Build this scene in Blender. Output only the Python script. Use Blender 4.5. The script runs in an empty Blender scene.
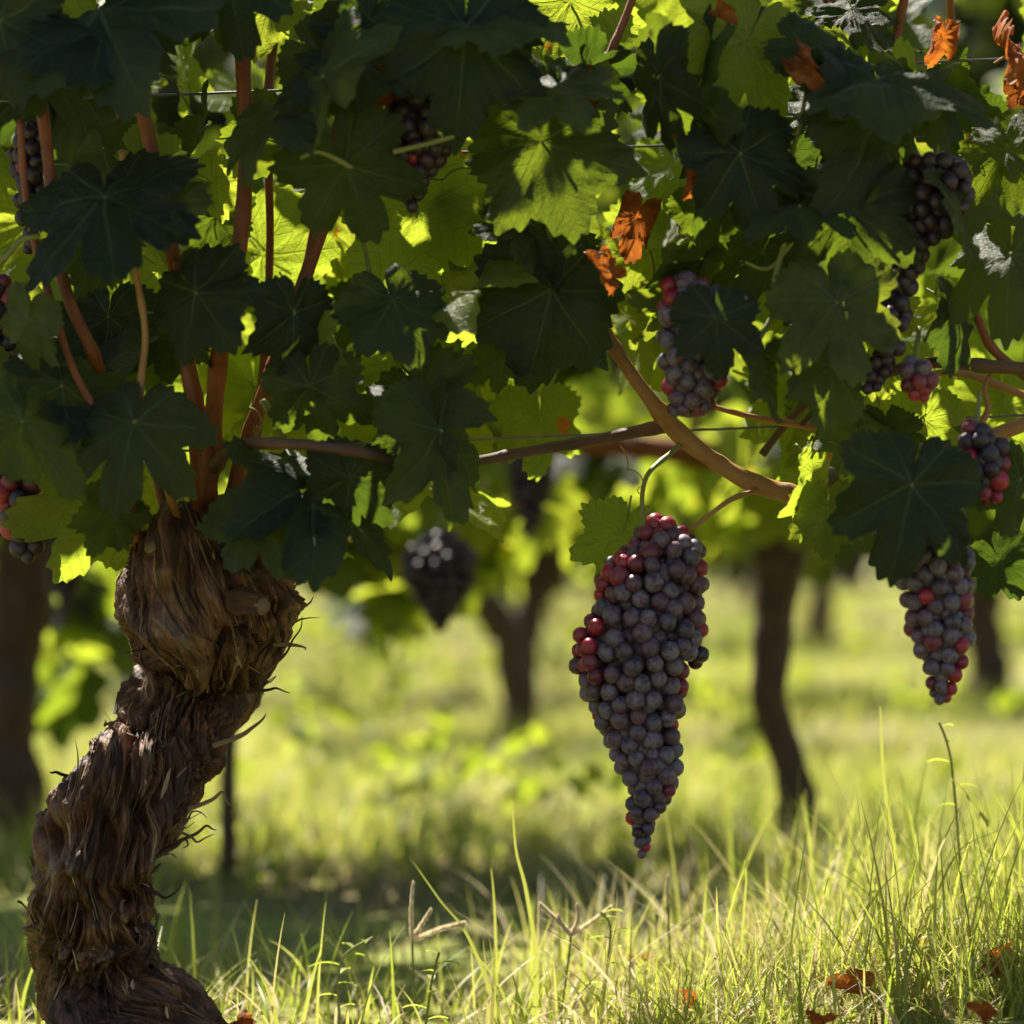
import bpy, math, random
import numpy as np
from mathutils import Matrix, Vector
R = math.radians
random.seed(11)
rng = np.random.default_rng(11)
S = bpy.context.scene

# ------------------------------------------------------------------ camera, sky, sun
F = 2500.0          # focal length in pixels of the 1024 px frame
HY = 560.0          # picture row of the horizon
CH = 0.40           # camera height
cam = bpy.data.cameras.new('camera')
cam.sensor_width = 36.0
cam.lens = F / 1024 * 36.0
cam.shift_y = (HY - 512) / 1024
cam.clip_end = 500
cam.clip_start = 0.05
cam.dof.use_dof = True
cam.dof.focus_distance = 2.0
cam.dof.aperture_fstop = 3.1
cam_o = bpy.data.objects.new('camera', cam)
cam_o.location = (0, 0, CH)
cam_o.rotation_euler = (R(90), 0, 0)
S.collection.objects.link(cam_o)
S.camera = cam_o

SUN_EL, SUN_AZ = R(56), R(-30)      # azimuth measured from +Y (away from the camera) towards +X
sdir = Vector((math.sin(SUN_AZ) * math.cos(SUN_EL), math.cos(SUN_AZ) * math.cos(SUN_EL), math.sin(SUN_EL)))
w = bpy.data.worlds.new('World'); S.world = w; w.use_nodes = True
sky = w.node_tree.nodes.new('ShaderNodeTexSky'); sky.sky_type = 'NISHITA'
sky.sun_disc = False; sky.sun_elevation = SUN_EL; sky.sun_rotation = SUN_AZ
bg = w.node_tree.nodes['Background']; bg.inputs['Strength'].default_value = 0.05
w.node_tree.links.new(sky.outputs[0], bg.inputs['Color'])
sl = bpy.data.lights.new('sun', 'SUN'); sl.energy = 5.0; sl.angle = R(0.5); sl.color = (1.0, 0.93, 0.80)
so = bpy.data.objects.new('sun', sl); so.rotation_euler = sdir.to_track_quat('Z', 'Y').to_euler()
so.location = (0, 8, 10); S.collection.objects.link(so)
S.view_settings.view_transform = 'Standard'; S.view_settings.look = 'None'
S.view_settings.exposure = 1.55; S.view_settings.gamma = 1
S.render.engine = 'CYCLES'
S.cycles.max_bounces = 10; S.cycles.transmission_bounces = 8; S.cycles.diffuse_bounces = 5
S.cycles.caustics_reflective = False; S.cycles.caustics_refractive = False
S.cycles.sample_clamp_indirect = 6
S.cycles.use_denoising = True

# ------------------------------------------------------------------ helpers
def P(px, py, d):
    return np.array(((px - 512) / F * d, d, CH - (py - HY) / F * d))

def h3(ix, iy, iz, seed):
    n = (ix * 374761393 + iy * 668265263 + iz * 2147483647 + seed * 1274126177) & 0xffffffff
    n = ((n ^ (n >> 13)) * 1274126177) & 0xffffffff
    n = ((n ^ (n >> 16)) * 2246822519) & 0xffffffff
    return ((n ^ (n >> 15)) & 0xffff) / 65535.0

def noise(x, y, z=0.0, seed=0, wrapx=0):
    x, y, z = np.broadcast_arrays(np.asarray(x, float), np.asarray(y, float), np.asarray(z, float))
    xi, yi, zi = np.floor(x).astype(np.int64), np.floor(y).astype(np.int64), np.floor(z).astype(np.int64)
    fx, fy, fz = x - xi, y - yi, z - zi
    fx, fy, fz = [f * f * (3 - 2 * f) for f in (fx, fy, fz)]
    def g(a, b, c):
        xx = (xi + a) % wrapx if wrapx else xi + a
        return h3(xx, yi + b, zi + c, seed)
    r = 0
    for a in (0, 1):
        for b in (0, 1):
            for c in (0, 1):
                r = r + g(a, b, c) * (fx if a else 1 - fx) * (fy if b else 1 - fy) * (fz if c else 1 - fz)
    return r

def sstep(a, b, x):
    t = np.clip((x - a) / (b - a), 0, 1)
    return t * t * (3 - 2 * t)

def ground_z(x, y):
    x = np.asarray(x, float); y = np.asarray(y, float)
    z = 0.03 * (noise(x * 2.2, y * 2.2, 0, 5) - 0.5) + 0.012 * (noise(x * 9, y * 9, 0, 6) - 0.5)
    z = z + 0.055 * sstep(-0.05, 0.42, x) * sstep(3.0, 2.1, y)
    z = z - 0.02 * sstep(2.1, 2.7, y) * sstep(3.6, 2.9, y)
    return z

class MB:
    """collects quads and triangles into one mesh"""
    def __init__(s): s.v = []; s.q = []; s.t = []; s.qm = []; s.tm = []; s.uv = []; s.n = 0
    def add(s, v, q=None, t=None, m=0, uv=None):
        v = np.asarray(v, float).reshape(-1, 3)
        if q is not None and len(q):
            q = np.asarray(q, np.int64).reshape(-1, 4); s.q.append(q + s.n); s.qm.append(np.full(len(q), m))
        if t is not None and len(t):
            t = np.asarray(t, np.int64).reshape(-1, 3); s.t.append(t + s.n); s.tm.append(np.full(len(t), m))
        s.v.append(v); s.uv.append(np.zeros((len(v), 4)) if uv is None else np.asarray(uv, float)); s.n += len(v)
    def mesh(s, name, mats, smooth=True):
        V = np.concatenate(s.v); UV = np.concatenate(s.uv)
        Q = np.concatenate(s.q) if s.q else np.zeros((0, 4), np.int64)
        T = np.concatenate(s.t) if s.t else np.zeros((0, 3), np.int64)
        mi = np.concatenate([np.concatenate(s.qm) if s.qm else np.zeros(0), np.concatenate(s.tm) if s.tm else np.zeros(0)]).astype(np.int32)
        me = bpy.data.meshes.new(name)
        loops = np.concatenate([Q.ravel(), T.ravel()]).astype(np.int32)
        tot = np.concatenate([np.full(len(Q), 4), np.full(len(T), 3)]).astype(np.int32)
        st = np.concatenate([[0], np.cumsum(tot)[:-1]]).astype(np.int32)
        me.vertices.add(len(V)); me.vertices.foreach_set('co', V.astype(np.float32).ravel())
        me.loops.add(len(loops)); me.loops.foreach_set('vertex_index', loops)
        me.polygons.add(len(tot)); me.polygons.foreach_set('loop_start', st); me.polygons.foreach_set('loop_total', tot)
        me.polygons.foreach_set('material_index', mi)
        me.polygons.foreach_set('use_smooth', np.full(len(tot), smooth))
        for k, nm in ((0, 'along'), (2, 'flat')):
            u = me.uv_layers.new(name=nm)
            u.data.foreach_set('uv', UV[loops][:, k:k + 2].astype(np.float32).ravel())
        for m in mats: me.materials.append(m)
        me.update(calc_edges=True); me.validate()
        return me
    def build(s, name, mats, parent=None, base=None, smooth=True):
        if base is not None:
            b = np.asarray(base, float); s.v = [v - b for v in s.v]
        o = bpy.data.objects.new(name, s.mesh(name, mats if isinstance(mats, (list, tuple)) else [mats], smooth))
        S.collection.objects.link(o)
        if parent is not None: o.parent = parent
        elif base is not None: o.location = tuple(base)
        return o

def tag(o, label=None, cat=None, group=None, kind=None):
    if label: o['label'] = label
    if cat: o['category'] = cat
    if group: o['group'] = group
    if kind: o['kind'] = kind
    return o

def empty(name, loc, label, cat, group=None):
    o = bpy.data.objects.new(name, None); S.collection.objects.link(o)
    o.location = tuple(float(a) for a in loc); o.empty_display_size = 0.05
    return tag(o, label, cat, group)

def resample(pts, rad, n):
    pts = np.asarray(pts, float); rad = np.asarray(rad, float)
    k = len(pts); out = []; rr = []
    for t in np.linspace(0, k - 1, n):
        i = min(int(t), k - 2); f = t - i
        p0, p1, p2, p3 = pts[max(i - 1, 0)], pts[i], pts[i + 1], pts[min(i + 2, k - 1)]
        out.append(0.5 * ((2 * p1) + (-p0 + p2) * f + (2 * p0 - 5 * p1 + 4 * p2 - p3) * f * f + (-p0 + 3 * p1 - 3 * p2 + p3) * f ** 3))
        rr.append(rad[i] * (1 - f) + rad[i + 1] * f)
    return np.array(out), np.array(rr)

def frames(p):
    t = np.gradient(p, axis=0); t /= np.linalg.norm(t, axis=1)[:, None] + 1e-12
    a = np.array((0, -1.0, 0)) if abs(t[0][1]) < 0.9 else np.array((1.0, 0, 0))
    N = []; B = []
    n = a - t[0] * a.dot(t[0]); n /= np.linalg.norm(n)
    for i in range(len(p)):
        n = n - t[i] * n.dot(t[i]); n /= np.linalg.norm(n) + 1e-12
        N.append(n); B.append(np.cross(t[i], n))
    return t, np.array(N), np.array(B)

def tube(mb, pts, rad, n=24, nv=8, m=0, knots=0.0, rough=0.0, seed=0, cap=True):
    p, r = resample(pts, rad, n)
    t, N, B = frames(p)
    s = np.concatenate([[0], np.cumsum(np.linalg.norm(np.diff(p, axis=0), axis=1))])
    if knots:
        ph = (s / 0.062 + seed * 0.37) % 1.0
        r = r * (1 + knots * np.exp(-((ph - 0.5) / 0.09) ** 2))
    th = np.arange(nv) / nv * 2 * np.pi
    rr = r[:, None] * np.ones(nv)[None]
    if rough:
        rr = rr * (1 + rough * (noise(np.arange(nv)[None] * 0.6 + 0 * s[:, None], s[:, None] * 30, 0, seed) - 0.5))
    v = p[:, None] + rr[..., None] * (np.cos(th)[None, :, None] * N[:, None] + np.sin(th)[None, :, None] * B[:, None])
    idx = np.arange(n * nv).reshape(n, nv)
    q = np.stack([idx[:-1], np.roll(idx, -1, 1)[:-1], np.roll(idx, -1, 1)[1:], idx[1:]], -1).reshape(-1, 4)
    uv = np.zeros((n, nv, 4)); uv[..., 0] = s[:, None] * 10; uv[..., 1] = (np.abs(th - np.pi) / np.pi)[None]
    vv = v.reshape(-1, 3); uv = uv.reshape(-1, 4)
    tr = []
    if cap:
        c0 = len(vv); vv = np.vstack([vv, p[0], p[-1]]); uv = np.vstack([uv, uv[0], uv[-1]])
        for j in range(nv):
            tr.append((idx[0, (j + 1) % nv], idx[0, j], c0)); tr.append((idx[-1, j], idx[-1, (j + 1) % nv], c0 + 1))
    mb.add(vv, q, tr, m, uv)

# ------------------------------------------------------------------ materials
def mat(name):
    m = bpy.data.materials.new(name); m.use_nodes = True
    nt = m.node_tree; nt.nodes.clear()
    out = nt.nodes.new('ShaderNodeOutputMaterial')
    return m, nt, out
class NT:
    def __init__(s, nt): s.nt = nt
    def n(s, t, **kw):
        nd = s.nt.nodes.new(t)
        for k, v in kw.items(): setattr(nd, k, v)
        return nd
    def l(s, a, b): s.nt.links.new(a, b)
    def put(s, sock, v):
        if hasattr(v, 'is_output') or hasattr(v, 'links'): s.l(v, sock)
        else: sock.default_value = v
    def math(s, op, a, b=0.0, c=None, clamp=False):
        nd = s.n('ShaderNodeMath', operation=op, use_clamp=clamp)
        s.put(nd.inputs[0], a); s.put(nd.inputs[1], b)
        if c is not None: s.put(nd.inputs[2], c)
        return nd.outputs[0]
    def rng(s, v, a, b, c=0.0, d=1.0):
        nd = s.n('ShaderNodeMapRange', interpolation_type='SMOOTHSTEP')
        s.put(nd.inputs[0], v); nd.inputs[1].default_value = a; nd.inputs[2].default_value = b
        nd.inputs[3].default_value = c; nd.inputs[4].default_value = d
        return nd.outputs[0]
    def mix(s, f, a, b):
        nd = s.n('ShaderNodeMix', data_type='RGBA')
        s.put(nd.inputs[0], f); s.put(nd.inputs[6], a); s.put(nd.inputs[7], b)
        return nd.outputs[2]
    def noise(s, vec, scale, detail=4, rough=0.6, dist=0.0):
        nd = s.n('ShaderNodeTexNoise')
        if vec is not None: s.l(vec, nd.inputs['Vector'])
        nd.inputs['Scale'].default_value = scale; nd.inputs['Detail'].default_value = detail
        nd.inputs['Roughness'].default_value = rough; nd.inputs['Distortion'].default_value = dist
        return nd.outputs['Fac']
    def ramp(s, f, stops):
        nd = s.n('ShaderNodeValToRGB'); s.l(f, nd.inputs[0])
        e = nd.color_ramp.elements
        while len(e) < len(stops): e.new(0.5)
        for i, (p, c) in enumerate(stops): e[i].position = p; e[i].color = (*c, 1)
        return nd.outputs[0]
    def obj(s): return s.n('ShaderNodeTexCoord').outputs['Object']
    def uv(s, nm): return s.n('ShaderNodeUVMap', uv_map=nm).outputs[0]
    def rnd(s):
        a = s.n('ShaderNodeObjectInfo').outputs['Random']; b = s.n('ShaderNodeNewGeometry').outputs['Random Per Island']
        return s.math('FRACT', s.math('ADD', a, b))
    def bump(s, h, st, dist):
        nd = s.n('ShaderNodeBump'); s.l(h, nd.inputs['Height'])
        nd.inputs['Strength'].default_value = st; nd.inputs['Distance'].default_value = dist
        return nd.outputs[0]
    def pbsdf(s, col, rough, spec=0.5, normal=None):
        p = s.n('ShaderNodeBsdfPrincipled'); s.put(p.inputs['Base Color'], col); s.put(p.inputs['Roughness'], rough)
        s.put(p.inputs['Specular IOR Level'], spec)
        if normal is not None: s.l(normal, p.inputs['Normal'])
        return p

def leaf_mat(name, stops, tstops, veincol, tmix=0.42, rough=0.42, spots=None, veins=True, wr=0.7, wn=0.5, off=0.0):
    m, nt, out = mat(name); k = NT(nt)
    sep = k.n('ShaderNodeSeparateXYZ'); k.l(k.uv('along'), sep.inputs[0])
    al, ac = sep.outputs[0], sep.outputs[1]
    fl = k.uv('flat'); r = k.rnd()
    comb = k.n('ShaderNodeVectorMath', operation='ADD'); k.l(fl, comb.inputs[0])
    rv = k.n('ShaderNodeCombineXYZ'); k.l(k.math('MULTIPLY', r, 37.0), rv.inputs[0]); k.l(k.math('MULTIPLY', r, 91.0), rv.inputs[1]); k.l(rv.outputs[0], comb.inputs[1])
    vec = comb.outputs[0]
    n1 = k.noise(vec, 2.6, 5, 0.6); n2 = k.noise(vec, 26, 3, 0.6)
    f = k.math('ADD', k.math('ADD', k.math('MULTIPLY', r, wr), off), k.math('MULTIPLY', n1, wn), clamp=True)
    col = k.ramp(f, stops); tcol = k.ramp(f, tstops)
    # veins
    wv = k.math('MULTIPLY', k.math('SUBTRACT', 1.25, al), 0.016)
    main = k.rng(k.math('DIVIDE', ac, wv), 1.3, 0.5)
    s2 = k.math('FRACT', k.math('MULTIPLY', k.math('SUBTRACT', al, k.math('MULTIPLY', ac, 0.85)), 6.5))
    s2 = k.math('ABSOLUTE', k.math('SUBTRACT', s2, 0.5))
    sec = k.math('MULTIPLY', k.rng(s2, 0.075, 0.02), 0.55)
    v3 = k.n('ShaderNodeTexVoronoi', feature='DISTANCE_TO_EDGE'); k.l(vec, v3.inputs['Vector']); v3.inputs['Scale'].default_value = 17
    ter = k.math('MULTIPLY', k.rng(v3.outputs[0], 0.09, 0.0), 0.22)
    vein = k.math('MAXIMUM', main, k.math('MAXIMUM', sec, ter))
    if not veins: vein = k.math('MULTIPLY', vein, 0.7)
    col = k.mix(k.math('MULTIPLY', vein, 0.55), col, (*veincol, 1))
    col = k.mix(k.math('MULTIPLY', n2, 0.25), col, k.mix(0.5, col, (0.02, 0.03, 0.015, 1)))
    tcol = k.mix(k.math('MULTIPLY', k.math('MAXIMUM', sec, ter), 0.6), tcol, (0.10, 0.17, 0.01, 1))
    if spots:
        sp = k.rng(k.noise(vec, spots[0], 2, 0.5), spots[1], spots[1] + 0.03)
        col = k.mix(sp, col, (*spots[2], 1)); tcol = k.mix(sp, tcol, (*spots[3], 1))
    h = k.math('ADD', k.math('MULTIPLY', vein, -0.8), k.math('MULTIPLY', n2, 0.6))
    bp = k.bump(h, 0.55, 0.0022)
    p = k.pbsdf(col, k.math('ADD', rough, k.math('MULTIPLY', n2, 0.2)), 0.28, bp)
    tr = k.n('ShaderNodeBsdfTranslucent'); k.put(tr.inputs[0], tcol); k.l(bp, tr.inputs['Normal'])
    mx = k.n('ShaderNodeMixShader'); mx.inputs[0].default_value = tmix
    k.l(p.outputs[0], mx.inputs[1]); k.l(tr.outputs[0], mx.inputs[2]); k.l(mx.outputs[0], out.inputs[0])
    return m

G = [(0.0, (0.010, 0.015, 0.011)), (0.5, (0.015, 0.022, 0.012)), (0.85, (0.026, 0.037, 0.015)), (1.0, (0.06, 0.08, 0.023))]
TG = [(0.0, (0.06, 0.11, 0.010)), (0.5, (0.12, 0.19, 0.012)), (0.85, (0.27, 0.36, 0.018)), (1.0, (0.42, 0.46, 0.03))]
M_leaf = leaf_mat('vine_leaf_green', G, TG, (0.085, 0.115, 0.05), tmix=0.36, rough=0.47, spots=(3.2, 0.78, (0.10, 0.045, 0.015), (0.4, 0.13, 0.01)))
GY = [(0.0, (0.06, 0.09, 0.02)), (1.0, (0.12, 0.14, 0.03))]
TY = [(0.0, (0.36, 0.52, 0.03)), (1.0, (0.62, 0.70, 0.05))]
M_leafy = leaf_mat('vine_leaf_pale_sunlit', GY, TY, (0.18, 0.20, 0.07), tmix=0.5, spots=(2.8, 0.69, (0.25, 0.09, 0.02), (0.9, 0.3, 0.01)))  # yellower leaf, its colour also brightened to stand for sunlit leaves
GB = [(0.0, (0.10, 0.03, 0.012)), (0.3, (0.24, 0.06, 0.016)), (0.6, (0.38, 0.10, 0.02)), (0.85, (0.42, 0.19, 0.04)), (1.0, (0.40, 0.30, 0.06))]
TB = [(0.0, (0.22, 0.06, 0.015)), (0.5, (0.56, 0.15, 0.02)), (1.0, (0.85, 0.27, 0.02))]
M_dry = leaf_mat('vine_leaf_dry', GB, TB, (0.2, 0.08, 0.03), tmix=0.42, rough=0.55, veins=False, wr=0.4, wn=1.7, off=-0.6)

def stem_mat(name, a, b, c, rough=0.5, streak=26, bumpd=0.0012):
    m, nt, out = mat(name); k = NT(nt)
    mp = k.n('ShaderNodeMapping'); k.l(k.uv('along'), mp.inputs[0]); mp.inputs['Scale'].default_value = (1.0, streak, 1)
    n1 = k.noise(mp.outputs[0], 1.4, 5, 0.7); n2 = k.noise(k.obj(), 30, 5, 0.65)
    col = k.ramp(k.math('ADD', k.math('MULTIPLY', n1, 0.6), k.math('MULTIPLY', n2, 0.42)), [(0.32, a), (0.52, b), (0.72, c)])
    p = k.pbsdf(col, rough, 0.4, k.bump(n1, 0.5, bumpd))
    k.l(p.outputs[0], out.inputs[0]); return m
M_cane = stem_mat('red_brown_cane_bark', (0.07, 0.018, 0.008), (0.25, 0.07, 0.022), (0.46, 0.18, 0.06), 0.40, 34)
M_oran = stem_mat('orange_cane_bark', (0.20, 0.08, 0.025), (0.40, 0.19, 0.06), (0.55, 0.32, 0.13), 0.42)
M_dark = stem_mat('dark_cane_bark', (0.045, 0.024, 0.016), (0.12, 0.06, 0.035), (0.25, 0.14, 0.08), 0.5)
M_green = stem_mat('green_stem_skin', (0.12, 0.14, 0.03), (0.24, 0.25, 0.06), (0.36, 0.30, 0.10), 0.45)
M_wood = stem_mat('far_trunk_bark', (0.03, 0.018, 0.012), (0.085, 0.05, 0.03), (0.17, 0.105, 0.065), 0.8, 14, 0.004)
M_post = stem_mat('weathered_post_wood', (0.22, 0.2, 0.17), (0.42, 0.39, 0.34), (0.6, 0.57, 0.52), 0.75, 12, 0.002)

def bark_mat(name, stops, rv):
    m, nt, out = mat(name); k = NT(nt)
    mp = k.n('ShaderNodeMapping'); k.l(k.uv('along'), mp.inputs[0]); mp.inputs['Scale'].default_value = (4.0, 52.0, 1)
    n1 = k.noise(mp.outputs[0], 1.0, 6, 0.7, 0.6)
    n2 = k.noise(k.obj(), 22, 5, 0.65); n3 = k.noise(k.obj(), 160, 4, 0.65)
    r = k.n('ShaderNodeNewGeometry').outputs['Random Per Island']
    f = k.math('ADD', k.math('MULTIPLY', n1, 0.6), k.math('MULTIPLY', n2, 0.45))
    f = k.math('ADD', f, k.math('MULTIPLY', k.math('SUBTRACT', r, 0.5), rv))
    col = k.ramp(f, stops)
    col = k.mix(k.rng(n2, 0.55, 0.75), col, (0.13, 0.10, 0.08, 1))
    p = k.pbsdf(col, 0.55, 0.5, k.bump(k.math('ADD', n1, k.math('MULTIPLY', n3, 0.5)), 0.9, 0.003))
    k.l(p.outputs[0], out.inputs[0]); return m
M_bark = bark_mat('vine_trunk_bark', [(0.32, (0.010, 0.005, 0.003)), (0.47, (0.065, 0.026, 0.012)), (0.59, (0.21, 0.088, 0.038)), (0.74, (0.52, 0.29, 0.135))], 0.0)
M_shred = bark_mat('peeling_bark_strip', [(0.28, (0.012, 0.006, 0.004)), (0.47, (0.10, 0.042, 0.02)), (0.60, (0.34, 0.17, 0.078)), (0.80, (0.66, 0.45, 0.25))], 0.6)

def grape_mat(name, skin, red, bloom, bl, sss):
    m, nt, out = mat(name); k = NT(nt)
    oi = k.n('ShaderNodeObjectInfo').outputs['Random']; ri = k.n('ShaderNodeNewGeometry').outputs['Random Per Island']
    r = k.math('FRACT', k.math('ADD', oi, ri))
    ad = k.n('ShaderNodeVectorMath', operation='ADD'); k.l(k.obj(), ad.inputs[0])
    cx = k.n('ShaderNodeCombineXYZ'); k.l(k.math('MULTIPLY', r, 13.0), cx.inputs[0]); k.l(k.math('MULTIPLY', r, 7.0), cx.inputs[1]); k.l(cx.outputs[0], ad.inputs[1])
    n1 = k.noise(ad.outputs[0], 1.5, 5, 0.6, 0.4); n2 = k.noise(ad.outputs[0], 9, 4, 0.7)
    base = k.mix(k.math('POWER', r, 1.0), (*skin, 1), (*red, 1))
    f = k.math('ADD', k.math('MULTIPLY', k.rng(n1, 0.30, 0.60), bl), k.math('MULTIPLY', k.rng(n2, 0.35, 0.7), 0.22))
    f = k.math('MULTIPLY', f, k.math('ADD', 0.45, k.math('MULTIPLY', k.math('FRACT', k.math('MULTIPLY', r, 5.3)), 0.75)))
    col = k.mix(f, base, (*bloom, 1))
    p = k.pbsdf(col, k.math('ADD', 0.30, k.math('MULTIPLY', f, 0.35)), 0.5)
    p.subsurface_method = 'RANDOM_WALK'
    p.inputs['Subsurface Weight'].default_value = sss
    p.inputs['Subsurface Radius'].default_value = (1.0, 0.12, 0.14)
    p.inputs['Subsurface Scale'].default_value = 0.018
    k.l(p.outputs[0], out.inputs[0]); return m
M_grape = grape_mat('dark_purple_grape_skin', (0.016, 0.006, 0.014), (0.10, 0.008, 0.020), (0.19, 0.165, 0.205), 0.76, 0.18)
M_grape_shade = grape_mat('shaded_grape_skin', (0.010, 0.004, 0.009), (0.04, 0.005, 0.012), (0.06, 0.052, 0.075), 0.6, 0.1)  # darker copy of the grape skin, with deep shade put into its colour
M_red = grape_mat('red_grape_skin', (0.10, 0.004, 0.014), (0.42, 0.010, 0.024), (0.20, 0.10, 0.15), 0.30, 0.85)

def grass_mat(name, stops, tstops):
    m, nt, out = mat(name); k = NT(nt)
    r = k.n('ShaderNodeNewGeometry').outputs['Random Per Island']
    n = k.noise(k.obj(), 1.3, 3, 0.6)
    f = k.math('ADD', k.math('MULTIPLY', r, 0.75), k.math('MULTIPLY', k.math('SUBTRACT', n, 0.35), 0.8), clamp=True)
    p = k.pbsdf(k.ramp(f, stops), 0.45, 0.4)
    tr = k.n('ShaderNodeBsdfTranslucent'); k.l(k.ramp(f, tstops), tr.inputs[0])
    mx = k.n('ShaderNodeMixShader'); mx.inputs[0].default_value = 0.45
    k.l(p.outputs[0], mx.inputs[1]); k.l(tr.outputs[0], mx.inputs[2]); k.l(mx.outputs[0], out.inputs[0]); return m
GS = [(0.0, (0.11, 0.17, 0.03)), (0.45, (0.21, 0.27, 0.05)), (0.75, (0.35, 0.36, 0.11)), (0.86, (0.45, 0.38, 0.17)), (1.0, (0.55, 0.47, 0.28))]
GT = [(0.0, (0.34, 0.48, 0.03)), (0.45, (0.58, 0.62, 0.09)), (0.75, (0.70, 0.66, 0.18)), (0.86, (0.6, 0.48, 0.2)), (1.0, (0.65, 0.55, 0.3))]
M_grass = grass_mat('meadow_grass', GS, GT)
M_straw = grass_mat('dry_straw', [(0, (0.35, 0.26, 0.12)), (1, (0.6, 0.52, 0.34))], [(0, (0.5, 0.38, 0.18)), (1, (0.7, 0.6, 0.4))])

M_seed = grass_mat('pale_grass_seed', [(0, (0.6, 0.5, 0.32)), (1, (0.8, 0.72, 0.52))], [(0, (0.75, 0.62, 0.4)), (1, (0.9, 0.8, 0.6))])
def ground_mat():
    m, nt, out = mat('meadow_soil'); k = NT(nt)
    o = k.obj(); a = k.noise(o, 1.1, 5, 0.6); b = k.noise(o, 9, 5, 0.65); c = k.noise(o, 70, 4, 0.7)
    g = k.ramp(b, [(0.3, (0.12, 0.15, 0.03)), (0.6, (0.24, 0.26, 0.06)), (0.8, (0.34, 0.32, 0.11))])
    s = k.ramp(c, [(0.3, (0.055, 0.036, 0.02)), (0.55, (0.16, 0.115, 0.065)), (0.75, (0.30, 0.23, 0.13))])
    col = k.mix(k.rng(a, 0.40, 0.62), g, s)
    p = k.pbsdf(col, 0.9, 0.2, k.bump(c, 0.8, 0.01)); k.l(p.outputs[0], out.inputs[0]); return m
M_ground = ground_mat()
m, nt, out = mat('galvanised_wire'); k = NT(nt)
p_ = k.pbsdf(k.ramp(k.noise(k.obj(), 60), [(0.3, (0.10, 0.09, 0.085)), (0.7, (0.24, 0.23, 0.22))]), 0.38); p_.inputs['Metallic'].default_value = 0.8
k.l(p_.outputs[0], out.inputs[0]); M_wire = m

# ------------------------------------------------------------------ the ground
def axis(*segs):
    out = []
    for a, b, n in segs: out += list(np.linspace(a, b, n, endpoint=False))
    return np.array(out + [segs[-1][1]])
gx = axis((-80, -8, 24), (-8, -1.2, 40), (-1.2, 1.2, 90), (1.2, 8, 40), (8, 80, 24))
gy = axis((-30, 0.5, 12), (0.5, 4.2, 120), (4.2, 14, 80), (14, 160, 50))
XX, YY = np.meshgrid(gx, gy); ZZ = ground_z(XX, YY)
gm = MB(); I = np.arange(XX.size).reshape(XX.shape)
gm.add(np.stack([XX, YY, ZZ], -1).reshape(-1, 3), np.stack([I[:-1, :-1], I[:-1, 1:], I[1:, 1:], I[1:, :-1]], -1).reshape(-1, 4))
tag(gm.build('ground', M_ground), kind='structure')

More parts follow.
